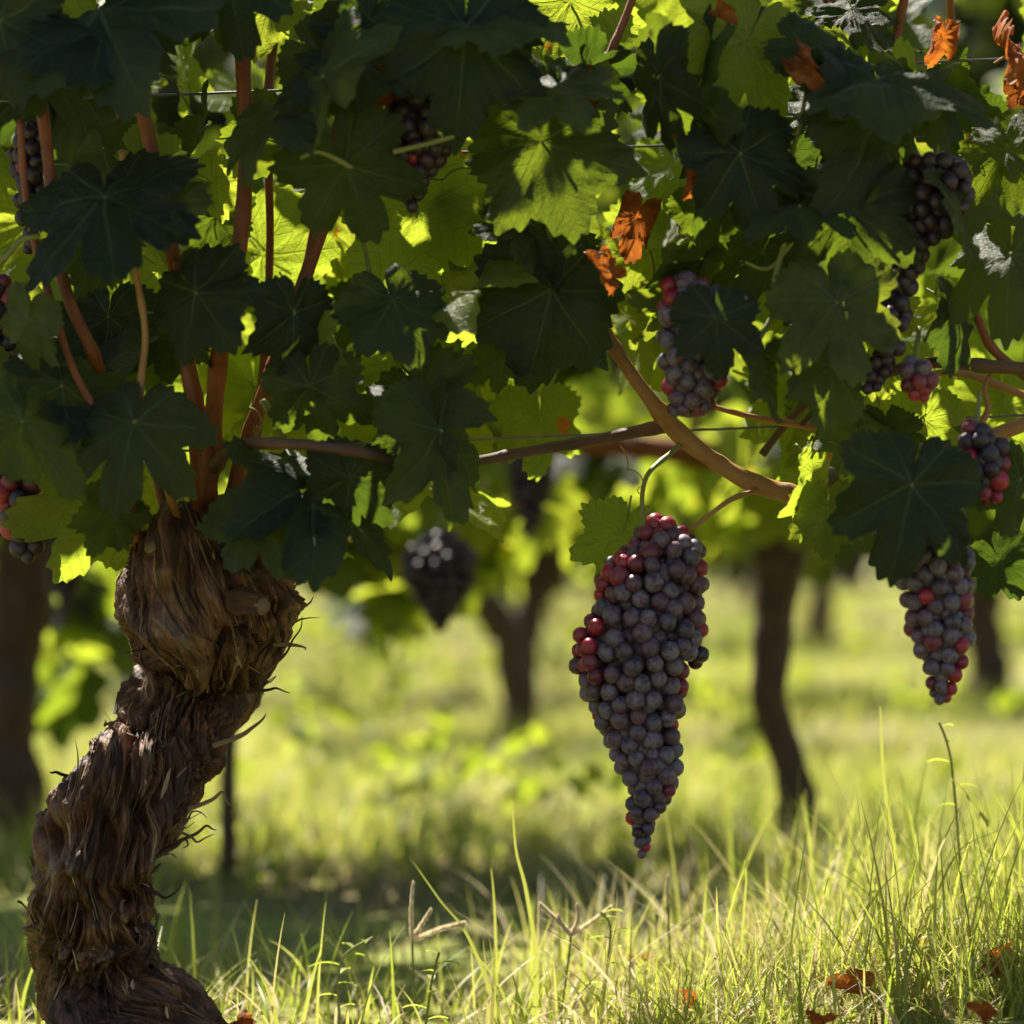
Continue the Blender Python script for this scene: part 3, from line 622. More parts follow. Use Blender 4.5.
# leaves seen one by one: (px, py, size, tip angle, depth, kind, pitch, yaw)
HL = [
    (134, 421, 98, -12, 1.86), (262, 513, 78, 28, 1.88), (313, 485, 95, 14, 1.90), (311, 386, 85, 8, 1.89), (195, 292, 88, 35, 1.87), (295, 313, 80, 0, 1.88), (105, 197, 112, 12, 1.85),
    (278, 112, 92, -35, 1.86), (318, 53, 78, 55, 1.88), (53, 56, 88, -35, 1.86), (102, 15, 104, 30, 1.85), (232, -25, 105, 5, 1.87), (345, 165, 105, 22, 1.85), (465, 30, 130, -3, 1.84, 'green', 18, 5),
    (541, 141, 128, 20, 1.87, 'green', 15, -8), (551, 290, 122, -12, 1.91, 'green', 10, 6), (418, 211, 108, 8, 1.97, 'pale', -12, 10), (393, 300, 80, 25, 1.88), (570, 2, 90, 20, 2.02, 'pale', 5, 0),
    (552, 76, 62, 28, 1.87, 'green', 35, 40), (657, 77, 98, 2, 1.88), (740, 153, 98, 18, 1.86, 'green', 14, 5), (748, 39, 95, -25, 1.9, 'pale', 15, 10), (875, 116, 115, -12, 1.88),
    (847, 207, 112, 2, 1.87, 'green', 12, -6), (836, 302, 108, 14, 1.85, 'green', 10, 8), (716, 318, 74, 4, 1.84, 'green', 10, 0), (962, 207, 74, 14, 1.88), (1010, 253, 98, -12, 1.9), (959, 315, 74, 2, 1.94),
    (805, 48, 78, 62, 1.88), (762, 253, 78, -28, 1.92), (790, 172, 88, 2, 1.94), (912, 484, 118, -12, 1.84, 'green', 16, 4), (829, 508, 62, -4, 1.95), (814, 476, 72, -8, 1.97, 'pale', 0, 66),
    (856, 430, 62, -22, 1.95), (766, 372, 72, 10, 1.87), (833, 366, 86, 0, 1.89), (925, 420, 58, -4, 2.0, 'pale', 0, 0), (1020, 480, 74, -14, 1.9), (442, 430, 122, 14, 1.88, 'green', 5, 52), (418, 400, 95, 20, 1.9),
    (351, 478, 80, -12, 1.88), (30, 320, 66, -15, 1.88), (22, 420, 92, 8, 1.84), (100, 506, 84, -74, 1.95, 'pale', 30, 15), (114, 512, 62, -20, 1.93, 'green', 10, 35), 
    (62, 385, 80, 20, 1.9), (0, 20, 100, 10, 1.86), (622, 535, 62, -18, 2.03, 'pale', -5, 10),
    (1008, 150, 80, 0, 1.93), (700, 100, 78, 10, 1.9), 
    (370, 20, 80, -20, 1.9), 
    (1000, 560, 50, 30, 2.05), 
    # steep ones catching the sun on their upper faces
    (105, 30, 70, 0, 1.84, 'green', 62, 5), (168, 198, 40, 20, 1.86, 'green', 55, -8), (322, 76, 70, 60, 1.83, 'green', 55, 0),
    (562, 88, 52, 24, 1.84, 'green', 55, 10), (878, 76, 70, 0, 1.86, 'green', 60, 0), (930, 95, 50, 10, 1.87, 'green', 60, 0), (500, 12, 60, 0, 1.85, 'green', 60, 0), (360, 60, 60, 0, 1.86, 'green', 60, 0), (800, 205, 50, 0, 1.86, 'green', 60, 0),
    # sunlit ones at the back of the row, most brightened by the pale colour
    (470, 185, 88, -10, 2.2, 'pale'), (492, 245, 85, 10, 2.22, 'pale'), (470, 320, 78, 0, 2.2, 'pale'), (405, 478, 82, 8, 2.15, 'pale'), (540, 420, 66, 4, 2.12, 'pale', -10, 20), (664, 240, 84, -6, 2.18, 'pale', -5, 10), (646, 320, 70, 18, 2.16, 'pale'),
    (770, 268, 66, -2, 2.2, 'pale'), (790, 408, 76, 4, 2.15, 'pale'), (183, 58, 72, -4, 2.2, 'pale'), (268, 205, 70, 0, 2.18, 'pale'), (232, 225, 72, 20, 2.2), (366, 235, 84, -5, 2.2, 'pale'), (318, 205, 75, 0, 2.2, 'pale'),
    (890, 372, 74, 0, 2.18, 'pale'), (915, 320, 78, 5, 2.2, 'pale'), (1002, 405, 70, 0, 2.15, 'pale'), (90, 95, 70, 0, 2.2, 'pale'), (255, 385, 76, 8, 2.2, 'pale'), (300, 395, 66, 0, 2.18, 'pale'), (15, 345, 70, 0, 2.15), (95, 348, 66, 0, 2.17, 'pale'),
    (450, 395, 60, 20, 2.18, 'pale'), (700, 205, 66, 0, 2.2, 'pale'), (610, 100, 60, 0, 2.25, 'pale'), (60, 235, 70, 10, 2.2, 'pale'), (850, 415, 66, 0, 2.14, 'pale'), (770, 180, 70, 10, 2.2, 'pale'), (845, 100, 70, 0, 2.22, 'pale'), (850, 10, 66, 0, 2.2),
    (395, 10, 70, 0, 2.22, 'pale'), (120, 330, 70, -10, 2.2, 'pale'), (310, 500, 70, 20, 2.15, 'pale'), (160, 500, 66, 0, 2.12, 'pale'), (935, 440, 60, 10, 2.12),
    # dried ones
    (638, 218, 66, -18, 1.98, 'dry', 0, -10), (604, 264, 46, 25, 1.88, 'dry', 10, 40), (585, 82, 44, 5, 1.87, 'dry', 10, -20), (942, 36, 48, -12, 1.97, 'dry'), (1020, 52, 52, 0, 1.95, 'dry'), (805, 66, 32, 10, 1.86, 'dry'), (722, 14, 26, 60, 1.86, 'dry'), (692, 178, 34, -8, 1.87, 'dry', 0, 50), (378, 84, 48, -12, 1.87, 'dry'), (1018, 88, 40, 20, 1.96, 'dry'), (440, 560, 1, 0, 9),
]
nL = [0, 0]
for t in HL:
    if t[4] > 5: continue
    px, py, sz, tip, d = t[:5]; kind = t[5] if len(t) > 5 else 'green'
    pi_ = t[6] if len(t) > 6 else None; ya = t[7] if len(t) > 7 else None
    sz *= .80 if d < 2.05 and kind != 'pale' else .95
    left = px < 560 if px > 0 else True
    lab = {'dry': 'dried curled orange leaf'}.get(kind)
    leaf(vine if left else vineB, px, py, sz, tip, d, kind, pi_, ya, lab); nL[0 if left else 1] += 1

def low(px):
    return np.interp(px, [-600, 0, 60, 120, 200, 300, 350, 440, 480, 560, 640, 760, 840, 930, 1024, 1600], [560, 540, 545, 560, 500, 500, 500, 490, 420, 420, 400, 420, 470, 500, 500, 540])
random.seed(4242)
def free(px, py):
    return not (390 < px < 460 and 75 < py < 200 or 652 < px < 680 and 270 < py < 410 or 880 < px < 975 and 165 < py < 225 or 880 < px < 912 and 225 < py < 385 or 885 < px < 945 and 355 < py < 405 or 950 < px < 1015 and 425 < py < 505
                or 0 < px < 56 and 110 < py < 250 or 228 < px < 262 and 30 < py < 290 or 285 < px < 345 and 175 < py < 310 or 195 < px < 285 and 340 < py < 470 or 130 < px < 180 and 20 < py < 150 or 560 < px < 680 and 160 < py < 440 or 940 < px < 1024 and py < 160 or 600 < px < 640 and 20 < py < 100)
k_ = 0
while k_ < 66:
    px, py = random.uniform(-20, 1040), random.uniform(0, 440); sz = random.uniform(36, 66)
    if py > low(px) - sz * .8 or not free(px, py + sz * .3) or not free(px, py) or not free(px, py + sz * .7): continue
    leaf(vine if px < 560 else vineB, px, py, sz, random.gauss(0, 45), random.uniform(1.9, 2.12), random.choice(('green', 'green', 'green', 'pale')), random.gauss(20, 30), random.gauss(0, 40)); k_ += 1

# the rest of the front row's foliage: behind, above and beside the picture
def fill(parent, base, n, x0, x1, y0, d0, d1, smin, smax, q=0, pale=.3, keep=None, y1=None):
    b = MB(); k_ = 0; tries = 0
    while k_ < n and tries < n * 20:
        tries += 1
        px = random.uniform(x0, x1); d = random.uniform(d0, d1); sz = random.uniform(smin, smax)
        top = low(px) - sz * .75 if y1 is None else y1
        py = random.uniform(y0, top)
        if keep and not keep(px, py): continue
        M = leaf_rot(random.gauss(0, 40), random.gauss(22, 25), random.gauss(0, 30))
        add_leaf(b, P(px, py, d), sz / F * d, M, q, 1 if random.random() < pale else 0); k_ += 1
    return b
gap = lambda px, py: not ((125 < px < 240 and 0 < py < 190) or (575 < px < 640 and 0 < py < 90) or (340 < px < 385 and 150 < py < 230) or (900 < px < 1040 and -60 < py < 130) or (560 < px < 640 and 330 < py < 460) or (330 < px < 440 and 60 < py < 150))
for par, base, x0, x1 in ((vine, VB, -650, 590), (vineB, VBB, 590, 1750)):
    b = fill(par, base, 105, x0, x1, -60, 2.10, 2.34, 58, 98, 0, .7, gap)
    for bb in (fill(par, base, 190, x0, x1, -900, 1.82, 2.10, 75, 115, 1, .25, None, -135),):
        for a in ('v', 'uv', 'qm'): pass
        off = b.n
        b.v += bb.v; b.uv += bb.uv; b.q += [x + off for x in bb.q]; b.qm += bb.qm; b.n += bb.n
    if par is vine:
        bb = fill(par, base, 120, -320, 330, -480, 1.84, 2.34, 75, 115, 1, .1, None, -110); off = b.n  # extra leaves above the frame, added to darken the upper left corner
        b.v += bb.v; b.uv += bb.uv; b.q += [x + off for x in bb.q]; b.qm += bb.qm; b.n += bb.n
    b.build('foliage', [M_leaf, M_leafy], par, base)['kind'] = 'stuff'

# ------------------------------------------------------------------ wires of the trellis
for (ya, yb, d, lab) in ((116, 34, 2.03, 'topmost thin steel trellis wire running behind the leaves'), (176, 114, 2.09, 'middle thin steel wire crossing just below the top one'), (472, 392, 2.08, 'lowest steel wire just above the hanging grapes')):
    b = MB(); a_ = P(-420, ya, d); c_ = P(1500, yb, d)
    tube(b, [a_ + (c_ - a_) * f - np.array((0, 0, .004)) * math.sin(math.pi * f) for f in np.linspace(0, 1, 9)], [.0011] * 9, 60, 8)
    tag(b.build('trellis_wire', M_wire, None, a_), lab, 'wire', 'trellis wires')

# ------------------------------------------------------------------ grapes
def ico(sub=2):
    me = bpy.data.meshes.new('tmp'); import bmesh
    bm = bmesh.new(); bmesh.ops.create_icosphere(bm, subdivisions=sub, radius=1.0); bm.to_mesh(me); bm.free()
    v = np.array([x.co[:] for x in me.vertices]); f = np.array([x.vertices[:] for x in me.polygons]); bpy.data.meshes.remove(me)
    return v, f
ICO = {k_: ico(k_) for k_ in (1, 2, 4)}
GM = {}
for nm, mm in (('dark', M_grape), ('red', M_red), ('black', M_grape_shade)):
    b = MB(); v, f = ICO[4]
    v = v * np.array((1, 1, 1.08)); v = v + 0.0
    top = np.exp(-((v[:, 0] ** 2 + v[:, 1] ** 2) / .02)) * (v[:, 2] > 0); v[:, 2] -= .10 * top
    b.add(v, None, f); GM[nm] = b.mesh('grape', [mm])

def pack(prof, d, rpx, seed, holes=()):
    g = np.random.default_rng(seed)
    ys = np.array([a[0] for a in prof], float); xl = np.array([a[1] for a in prof], float); xr = np.array([a[2] for a in prof], float)
    pts_ = np.zeros((0, 3)); rad_ = []
    for shell, tries in ((1.0, 9000), (.62, 3000), (.2, 1500)):
        for _ in range(tries):
            y = g.uniform(ys[0], ys[-1]); l = np.interp(y, ys, xl); rr_ = np.interp(y, ys, xr)
            frac = (y - ys[0]) / (ys[-1] - ys[0])
            rb = rpx * g.uniform(.84, 1.1) * (1 if frac < .82 else np.interp(frac, [.82, 1], [1, .62]))
            hw = max(.5, ((rr_ - l) / 2 * (1.0 + .16 * (float(noise(y / 30.0, 3.3, 0, seed)) - .5))) - rb); t = g.uniform(0, 2 * np.pi)
            k1 = 1 if shell < 1 else g.uniform(.9, 1.04)
            x = (l + rr_) / 2 + hw * math.cos(t) * shell * k1; z = hw * .85 * math.sin(t) * shell * k1
            if any((x - hx) ** 2 + (y - hy) ** 2 < hr * hr and z < 0 and shell == 1 for hx, hy, hr in holes): continue
            c = np.array((x, y, z))
            if len(pts_) and (np.linalg.norm(pts_ - c, axis=1) < (np.array(rad_) + rb) * (.80 if shell == 1 else .62)).any(): continue
            pts_ = np.vstack([pts_, c]); rad_.append(rb)
    W = np.array([P(a[0], a[1], d) + np.array((0, a[2] / F * d, 0)) for a in pts_])
    return pts_, W, np.array(rad_) / F * d

def bunch(label, prof, d, stem, seed, redf, rpx=9.5, holes=(), group='grape bunches on the front vines', maxp=100, skin='dark'):
    px, W, rad_ = pack(prof, d, rpx, seed, holes)
    base = W[:, :].mean(0); base = P(*stem[-1][:2], d)
    root = empty('grape_bunch', base, label, 'grapes', group)
    vis = (px[:, 2] + 0.0)
    # nearest to the viewer first, those behind others last
    score = vis.copy()
    for i in range(len(px)):
        cover = (np.hypot(px[:, 0] - px[i, 0], px[:, 1] - px[i, 1]) < rpx * .8) & (px[:, 2] < px[i, 2] - rpx * .5)
        score[i] += 40 * cover.sum()
    order = np.argsort(score); g = random.Random(seed)
    rest = MB()
    for k_, i in enumerate(order):
        kind = 'red' if g.random() < redf(px[i, 0], px[i, 1], px[i, 2]) else skin
        rot = Matrix.Rotation(g.uniform(0, 6.28), 3, 'Z') @ Matrix.Rotation(g.uniform(-.7, .7), 3, 'X')
        if k_ < maxp and score[i] < 60:
            o = bpy.data.objects.new('grape', GM[kind]); S.collection.objects.link(o); o.parent = root
            o.matrix_basis = Matrix.Translation(Vector(W[i] - base)) @ rot.to_4x4() @ Matrix.Scale(float(rad_[i]), 4)
            if kind == 'red': o['label'] = 'red translucent grape'
        else:
            v, f = ICO[2]; rest.add(W[i] - base + v * rad_[i], None, f, 1 if kind == 'red' else 0)
    if rest.n:
        o = rest.build('grapes', [M_grape_shade if skin == 'black' else M_grape, M_red], root); o['kind'] = 'stuff'
    b = MB(); tube(b, [P(x, y, d + (dz if dz else 0)) for x, y, dz in stem], [2.5 / F * d] * len(stem), 24, 8, 0, .25)
    ys = [a[0] for a in prof]
    mid = [P((a[1] + a[2]) / 2, a[0], d) for a in prof]
    tube(b, [P(*stem[-1][:2], d)] + mid, np.linspace(2.6, 1.2, len(mid) + 1) / F * d, 30, 6)
    b.build('stem', M_green, root, base)
    return root
mainprof = [(522, 640, 676), (539, 630, 697), (558, 612, 708), (578, 594, 708), (597, 590, 711), (617, 584, 711), (636, 573, 705), (656, 567, 708), (675, 573, 690), (703, 585, 690), (722, 594, 679), (746, 605, 683), (761, 611, 685), (785, 625, 680), (812, 623, 667), (832, 630, 656), (854, 637, 650)]
def redmain(x, y, z):
    e = np.interp(y, [a[0] for a in mainprof], [a[1] for a in mainprof]); e2 = np.interp(y, [a[0] for a in mainprof], [a[2] for a in mainprof])
    c = np.interp(y, [a[0] for a in mainprof], [(a[1] + a[2]) / 2 for a in mainprof])
    if y < 680 and x < e + 30: return .7
    if y < 600 and x < c - 8: return .4
    if x > e2 - 15: return .38
    if y > 800 and x < c: return .6
    return .012 if z < 0 else .3
bunch('large dark purple bunch with red shoulders hanging alone below the orange cane', mainprof, 1.97, [(684, 440, .03), (672, 452, .02), (648, 474, 0), (642, 500, 0), (645, 524, 0)], 3, redmain, holes=((662, 640, 9), (655, 652, 7)))
b_ = [o for o in S.objects if o.name.startswith('grape_bunch')][0]
bb = MB(); base_ = np.array(b_.location)
tube(bb, [P(x, y, d) for x, y, d in ((762, 486, 2.0), (748, 493, 1.985), (730, 500, 1.975), (708, 516, 1.97), (688, 530, 1.97), (668, 536, 1.97))], np.array([6, 5.5, 5, 4.5, 4, 3]) / 2 / F * 2, 30, 8, 0, .2)
bb.build('side_stem', M_oran, b_, base_)
def edge_red(prof, a=.5, c=.06):
    ys = [q[0] for q in prof]; l = [q[1] for q in prof]; r_ = [q[2] for q in prof]
    return lambda x, y, z: a if (x < np.interp(y, ys, l) + 13 or x > np.interp(y, ys, r_) - 13) else (c if z < 0 else .3)
def simple(label, prof, d, seed, red=.4, c=.06, rpx=9.3, maxp=100, stem=None, skin='dark'):
    top = prof[0]; sx = (top[1] + top[2]) / 2
    stem = stem or [(sx + 4, top[0] - 34, .03), (sx + 2, top[0] - 15, .01), (sx, top[0] + 2, 0)]
    return bunch(label, prof, d, stem, seed, edge_red(prof, red, c), rpx, maxp=maxp, skin=skin)
simple('long narrow dark bunch hanging below a big leaf near the right edge', [(500, 890, 945), (520, 876, 966), (556, 880, 976), (590, 896, 978), (630, 906, 976), (660, 914, 972), (682, 924, 962), (700, 931, 954)], 1.885, 4, .45)
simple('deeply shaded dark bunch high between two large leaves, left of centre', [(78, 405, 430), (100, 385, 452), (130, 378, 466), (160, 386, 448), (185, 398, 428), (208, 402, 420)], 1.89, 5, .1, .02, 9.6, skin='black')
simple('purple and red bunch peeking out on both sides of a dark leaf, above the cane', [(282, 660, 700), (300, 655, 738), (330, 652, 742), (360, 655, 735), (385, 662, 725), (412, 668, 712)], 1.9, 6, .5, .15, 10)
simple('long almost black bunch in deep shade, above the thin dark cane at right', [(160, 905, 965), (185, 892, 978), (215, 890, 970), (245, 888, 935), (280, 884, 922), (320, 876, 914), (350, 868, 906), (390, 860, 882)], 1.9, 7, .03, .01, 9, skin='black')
simple('small red bunch hidden just under the thin dark cane, lit from behind', [(362, 900, 930), (372, 893, 942), (385, 897, 940), (398, 912, 930)], 1.9, 8, .8, .5, 9)
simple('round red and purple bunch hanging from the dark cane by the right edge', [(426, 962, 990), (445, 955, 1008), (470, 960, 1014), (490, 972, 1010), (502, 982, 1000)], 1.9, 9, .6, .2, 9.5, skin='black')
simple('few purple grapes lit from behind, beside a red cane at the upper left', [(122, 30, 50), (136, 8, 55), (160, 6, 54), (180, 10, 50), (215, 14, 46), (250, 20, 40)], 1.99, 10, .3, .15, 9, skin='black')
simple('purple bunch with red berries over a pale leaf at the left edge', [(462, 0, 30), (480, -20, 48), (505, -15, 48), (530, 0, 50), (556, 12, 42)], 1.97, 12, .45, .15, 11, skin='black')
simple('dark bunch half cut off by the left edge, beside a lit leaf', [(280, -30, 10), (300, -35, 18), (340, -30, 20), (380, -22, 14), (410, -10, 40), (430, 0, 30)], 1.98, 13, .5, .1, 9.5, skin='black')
simple('small bluish bunch behind the pale sunlit leaf right of centre', [(428, 905, 930), (440, 898, 936), (455, 895, 925), (470, 890, 905)], 2.04, 14, .05, .02, 9)

# ------------------------------------------------------------------ the rows behind
def small_trunk(mb, pts_, rad_, seed, n=40, nv=20):
    p, r = resample(pts_, rad_, n); t, N, B = frames(p); th = np.arange(nv) / nv * 2 * np.pi
    s_ = np.linspace(0, 1, n)[:, None]
    rr = r[:, None] * (1 + .5 * (noise(np.arange(nv)[None] / nv * 5 + s_ * 2, s_ * 9, 0, seed, 0) - .5) * (1 - 0) + .25 * (noise(np.arange(nv)[None] / nv * 5, s_ * 26, 0, seed + 1, 5) - .5))
    rr[:, -1] = (rr[:, 0] + rr[:, -2]) / 2
    v = p[:, None] + rr[..., None] * (np.cos(th)[None, :, None] * N[:, None] + np.sin(th)[None, :, None] * B[:, None])
    idx = np.arange(n * nv).reshape(n, nv)
    q = np.stack([idx[:-1], np.roll(idx, -1, 1)[:-1], np.roll(idx, -1, 1)[1:], idx[1:]], -1).reshape(-1, 4)
    uv = np.zeros((n, nv, 4)); uv[..., 0] = s_ * 5; uv[..., 1] = np.abs(th - np.pi)[None] / np.pi
    mb.add(v.reshape(-1, 3), q, None, 0, uv.reshape(-1, 4))

def row_vine(d, trunk_px, label, group, nleaf, q, sz=(.055, .095), seed=0, half=.60, zlo=.36, zhi=1.36, extra=(), tall=0):
    random.seed(900 + seed)
    pts_ = [P(x, y, d) for x, y, w_ in trunk_px]; rad_ = [w_ / 2 / F * d for x, y, w_ in trunk_px]
    gz = float(ground_z(pts_[-1][0], d)); pts_[-1][2] = min(pts_[-1][2], gz - .02)
    base = np.array((pts_[-1][0], d, gz))
    root = empty('grapevine', base, label, 'grapevine', group)
    b = MB(); small_trunk(b, pts_[::-1], rad_[::-1], seed); b.build('trunk', M_wood, root, base)
    hd = pts_[0]; b = MB()
    for sg_ in (-1, 1):
        tube(b, [hd + np.array((0, 0, -.03)), hd + np.array((sg_ * .1, random.uniform(-.04, .04), .05)), hd + np.array((sg_ * half * .6, random.uniform(-.05, .05), .07)), hd + np.array((sg_ * half, 0, .06))], [rad_[0] * .8, .02, .012, .007], 24, 8, 0, .15, .2, seed)
    for i in range(6):
        x = random.uniform(-half, half); y = random.uniform(-.08, .08); l = random.uniform(.5, 1.0)
        tube(b, [hd + np.array((x, y, .04)), hd + np.array((x + random.uniform(-.06, .06), y + random.uniform(-.05, .05), l * .5)), hd + np.array((x + random.uniform(-.1, .1), y, l))], [.006, .005, .003], 14, 6, 0, .2)
    b.build('canes', M_cane, root, base)
    b = MB(); cx = hd[0]
    for i in range(nleaf):
        z = zlo + (zhi - zlo) * random.random() ** .9
        x = cx + random.uniform(-half, half); dy = random.gauss(0, .13) * (1.0 if z > .6 else .8)
        lowz = zlo + .24 * (noise(np.array(x * 7.0), np.array(d * 3.1), 0, 8) - .45)
        if z < lowz: z = lowz + random.random() * .2
        if noise(np.array(x * 6.0), np.array(z * 6.0), d, 19) < .40 and random.random() < .9: continue
        M = leaf_rot(random.gauss(0, 45), random.gauss(25, 28), random.gauss(0, 40) + (180 if dy > .05 else 0))
        add_leaf(b, (x, d + dy, z), random.uniform(*sz), M, q, 1 if random.random() < .62 else (2 if random.random() < .008 else 0))
    for i in range(tall):  # unseen leaves over the frame, added to cast shade on the left ground
        c = (cx + random.uniform(-half * 1.6, -.02), d + random.gauss(0, .12), random.uniform(zhi - .08, zhi + .72))
        add_leaf(b, c, random.uniform(*sz), leaf_rot(random.gauss(0, 45), random.gauss(25, 28), random.gauss(0, 40)), q, 1 if random.random() < .4 else 0)
    for (ex, ey, n_, rpx) in extra:   # low leaves on the sunny side
        for i in range(n_):
            c = P(ex + random.gauss(0, rpx), ey + random.gauss(0, rpx * .7), d + .26 + abs(random.gauss(0, .08)))
            add_leaf(b, c, random.uniform(.065, .10), leaf_rot(random.gauss(0, 45), random.gauss(20, 25), random.gauss(0, 35)), q, 1 if random.random() < .6 else 0)
    b.build('foliage', [M_leaf, M_leafy, M_dry], root, base)['kind'] = 'stuff'
    return root

g2 = 'blurred vines in the second row'
row_vine(3.45, [(788, 495, 66), (782, 530, 56), (776, 580, 46), (772, 640, 40), (772, 700, 36), (784, 750, 38), (797, 800, 40), (802, 852, 52)], 'soft focus vine with slender curved brown trunk right of the big grape bunch', g2, 400, 1, seed=1, zlo=.43, extra=((430, 548, 9, 22), (395, 590, 3, 12), (600, 480, 9, 40), (735, 490, 8, 34), (365, 605, 4, 16), (480, 520, 5, 20), (560, 450, 5, 20)))
row_vine(3.55, [(30, 505, 64), (26, 560, 60), (14, 640, 54), (10, 720, 50), (18, 790, 50), (20, 842, 60)], 'soft focus vine with thick dark trunk at the left edge, behind the gnarled trunk', g2, 560, 1, seed=2, zlo=.40, tall=330, extra=((95, 600, 14, 34), (50, 685, 4, 10)))
row_vine(3.5, [(1560, 500, 60), (1550, 600, 44), (1556, 700, 40), (1560, 850, 50)], 'second-row vine outside the right edge, its foliage reaching in', g2, 560, 1, seed=3)
row_vine(3.5, [(-740, 500, 60), (-750, 600, 44), (-746, 700, 40), (-740, 850, 50)], 'second-row vine outside the left edge, its foliage behind the first', g2, 400, 1, seed=4)
g3 = 'blurred vines in the third row'
row_vine(5.4, [(452, 560, 40), (468, 590, 38), (494, 618, 36), (512, 645, 34), (516, 700, 36), (520, 752, 44)], 'blurred vine whose thick dark trunk leans left at the top, under the large blurred bunch', g3, 260, 1, seed=31, half=.5, zlo=.46)
row_vine(6.9, [(556, 490, 50), (548, 540, 44), (537, 590, 38), (522, 640, 34), (522, 708, 38)], 'blurred vine with dark crooked trunk standing left of the big grape bunch', g3, 620, 2, seed=5, half=.65, extra=((520, 585, 4, 14), (640, 560, 5, 20), (400, 560, 8, 30)))
row_vine(6.7, [(985, 530, 46), (982, 580, 42), (986, 640, 42), (996, 712, 50)], 'blurred vine with stout dark trunk under the narrow bunch at right', g3, 620, 2, seed=6, half=.65)
row_vine(7.0, [(85, 530, 36), (80, 600, 30), (84, 650, 28), (80, 703, 34)], 'blurred third-row vine seen at left, between dark trunk and gnarled trunk', g3, 560, 2, seed=7, half=.65)
row_vine(9.2, [(346, 545, 26), (352, 590, 24), (366, 630, 20), (378, 670, 24)], 'blurred far vine with leaning dark trunk, left of centre', 'blurred vines in the fourth row', 560, 2, seed=8, half=.7, zlo=.4)
row_vine(10.6, [(822, 530, 28), (824, 580, 26), (820, 620, 26), (822, 656, 30)], 'blurred far vine whose trunk shows just right of the slender curved one', 'blurred vines in the fourth row', 560, 2, seed=9, half=.7, zlo=.4)
k_ = 10
for d in (10.2, 13, 16.2, 20, 25):
    hw = .22 * d + .6; x = -hw + random.uniform(0, .6)
    while x < hw:
        px = 512 + x / d * F
        if not (d < 11 and (abs(px - 822) < 130 or abs(px - 360) < 150)):
            gy_ = HY + CH / d * F; w_ = .075 / d * F
            row_vine(d, [(px, HY - .12 / d * F, w_ * 1.2), (px + w_ * random.uniform(-.6, .6), HY + .1 / d * F, w_), (px + w_ * random.uniform(-.6, .6), HY + .25 / d * F, w_ * .9), (px + w_ * .3, gy_, w_ * 1.1)],
                     'blurred dark vine in the farthest rows, hardly distinct behind the nearer vines', 'far vines in the last rows', 330, 2, (.075, .125), seed=k_, half=.75, zlo=.38, zhi=1.5)
        k_ += 1; x += 1.35
random.seed(77)

# stakes
def stake(px, y0, y1, w_, d, mm, label):
    b = MB(); a_ = P(px, y0, d); c_ = P(px + 2, y1, d); c_[2] = min(c_[2], float(ground_z(c_[0], d)) - .03)
    tube(b, [a_, (a_ * .6 + c_ * .4) + np.array((.002, 0, 0)), c_], [w_ / 2 / F * d] * 3, 24, 10, 0, 0, .25, int(px))
    tag(b.build('vine_stake', mm, None, c_), label, 'stake', 'stakes in the rows')
stake(226, 560, 868, 17, 3.25, M_wood, 'thin brown stake in the grass right of the gnarled trunk')
stake(412, 540, 690, 13, 9.3, M_wood, 'thin dark stake right of the leaning far trunk')
stake(124, 590, 705, 26, 6.6, M_post, 'pale weathered post behind the upper bend of the gnarled trunk')

# blurred bunches hanging in the rows behind
def far_bunch(label, px, py, hpx, wpx, d, seed):
    prof = [(py - hpx / 2, px - wpx * .2, px + wpx * .2), (py - hpx * .25, px - wpx / 2, px + wpx / 2), (py, px - wpx * .46, px + wpx * .46), (py + hpx * .3, px - wpx * .25, px + wpx * .25), (py + hpx / 2, px - wpx * .08, px + wpx * .08)]
    rpx = .009 / d * F
    pts_, W, rad_ = pack(prof, d, rpx, seed)
    root = empty('grape_bunch', P(px, py - hpx / 2, d), label, 'grapes', 'blurred bunches in the rows behind')
    b = MB(); v, f = ICO[2]
    for c, r_ in zip(W, rad_): b.add(c + v * r_, None, f)
    b.build('grapes', M_grape_shade, root, root.location)
    b = MB(); tube(b, [P(px + 3, py - hpx / 2 - 22, d + .02), P(px, py - hpx / 2, d), P(px, py, d)], [.003, .0025, .002], 10, 6); b.build('stem', M_green, root, root.location)
far_bunch('large blurred dark bunch left of centre, below the pale sunlit leaf', 440, 582, 96, 78, 3.12, 41)
far_bunch('blurred dark bunch just under the long dark cane at the centre', 530, 480, 120, 58, 3.15, 42)
far_bunch('blurred near-black bunch hanging behind the left edge leaves', 64, 580, 90, 40, 3.3, 43)
far_bunch('blurred bunch behind the cut end of the orange cane', 618, 352, 60, 42, 3.4, 44)
far_bunch('blurred dark bunch above the slender curved trunk', 850, 560, 60, 40, 4.6, 45)

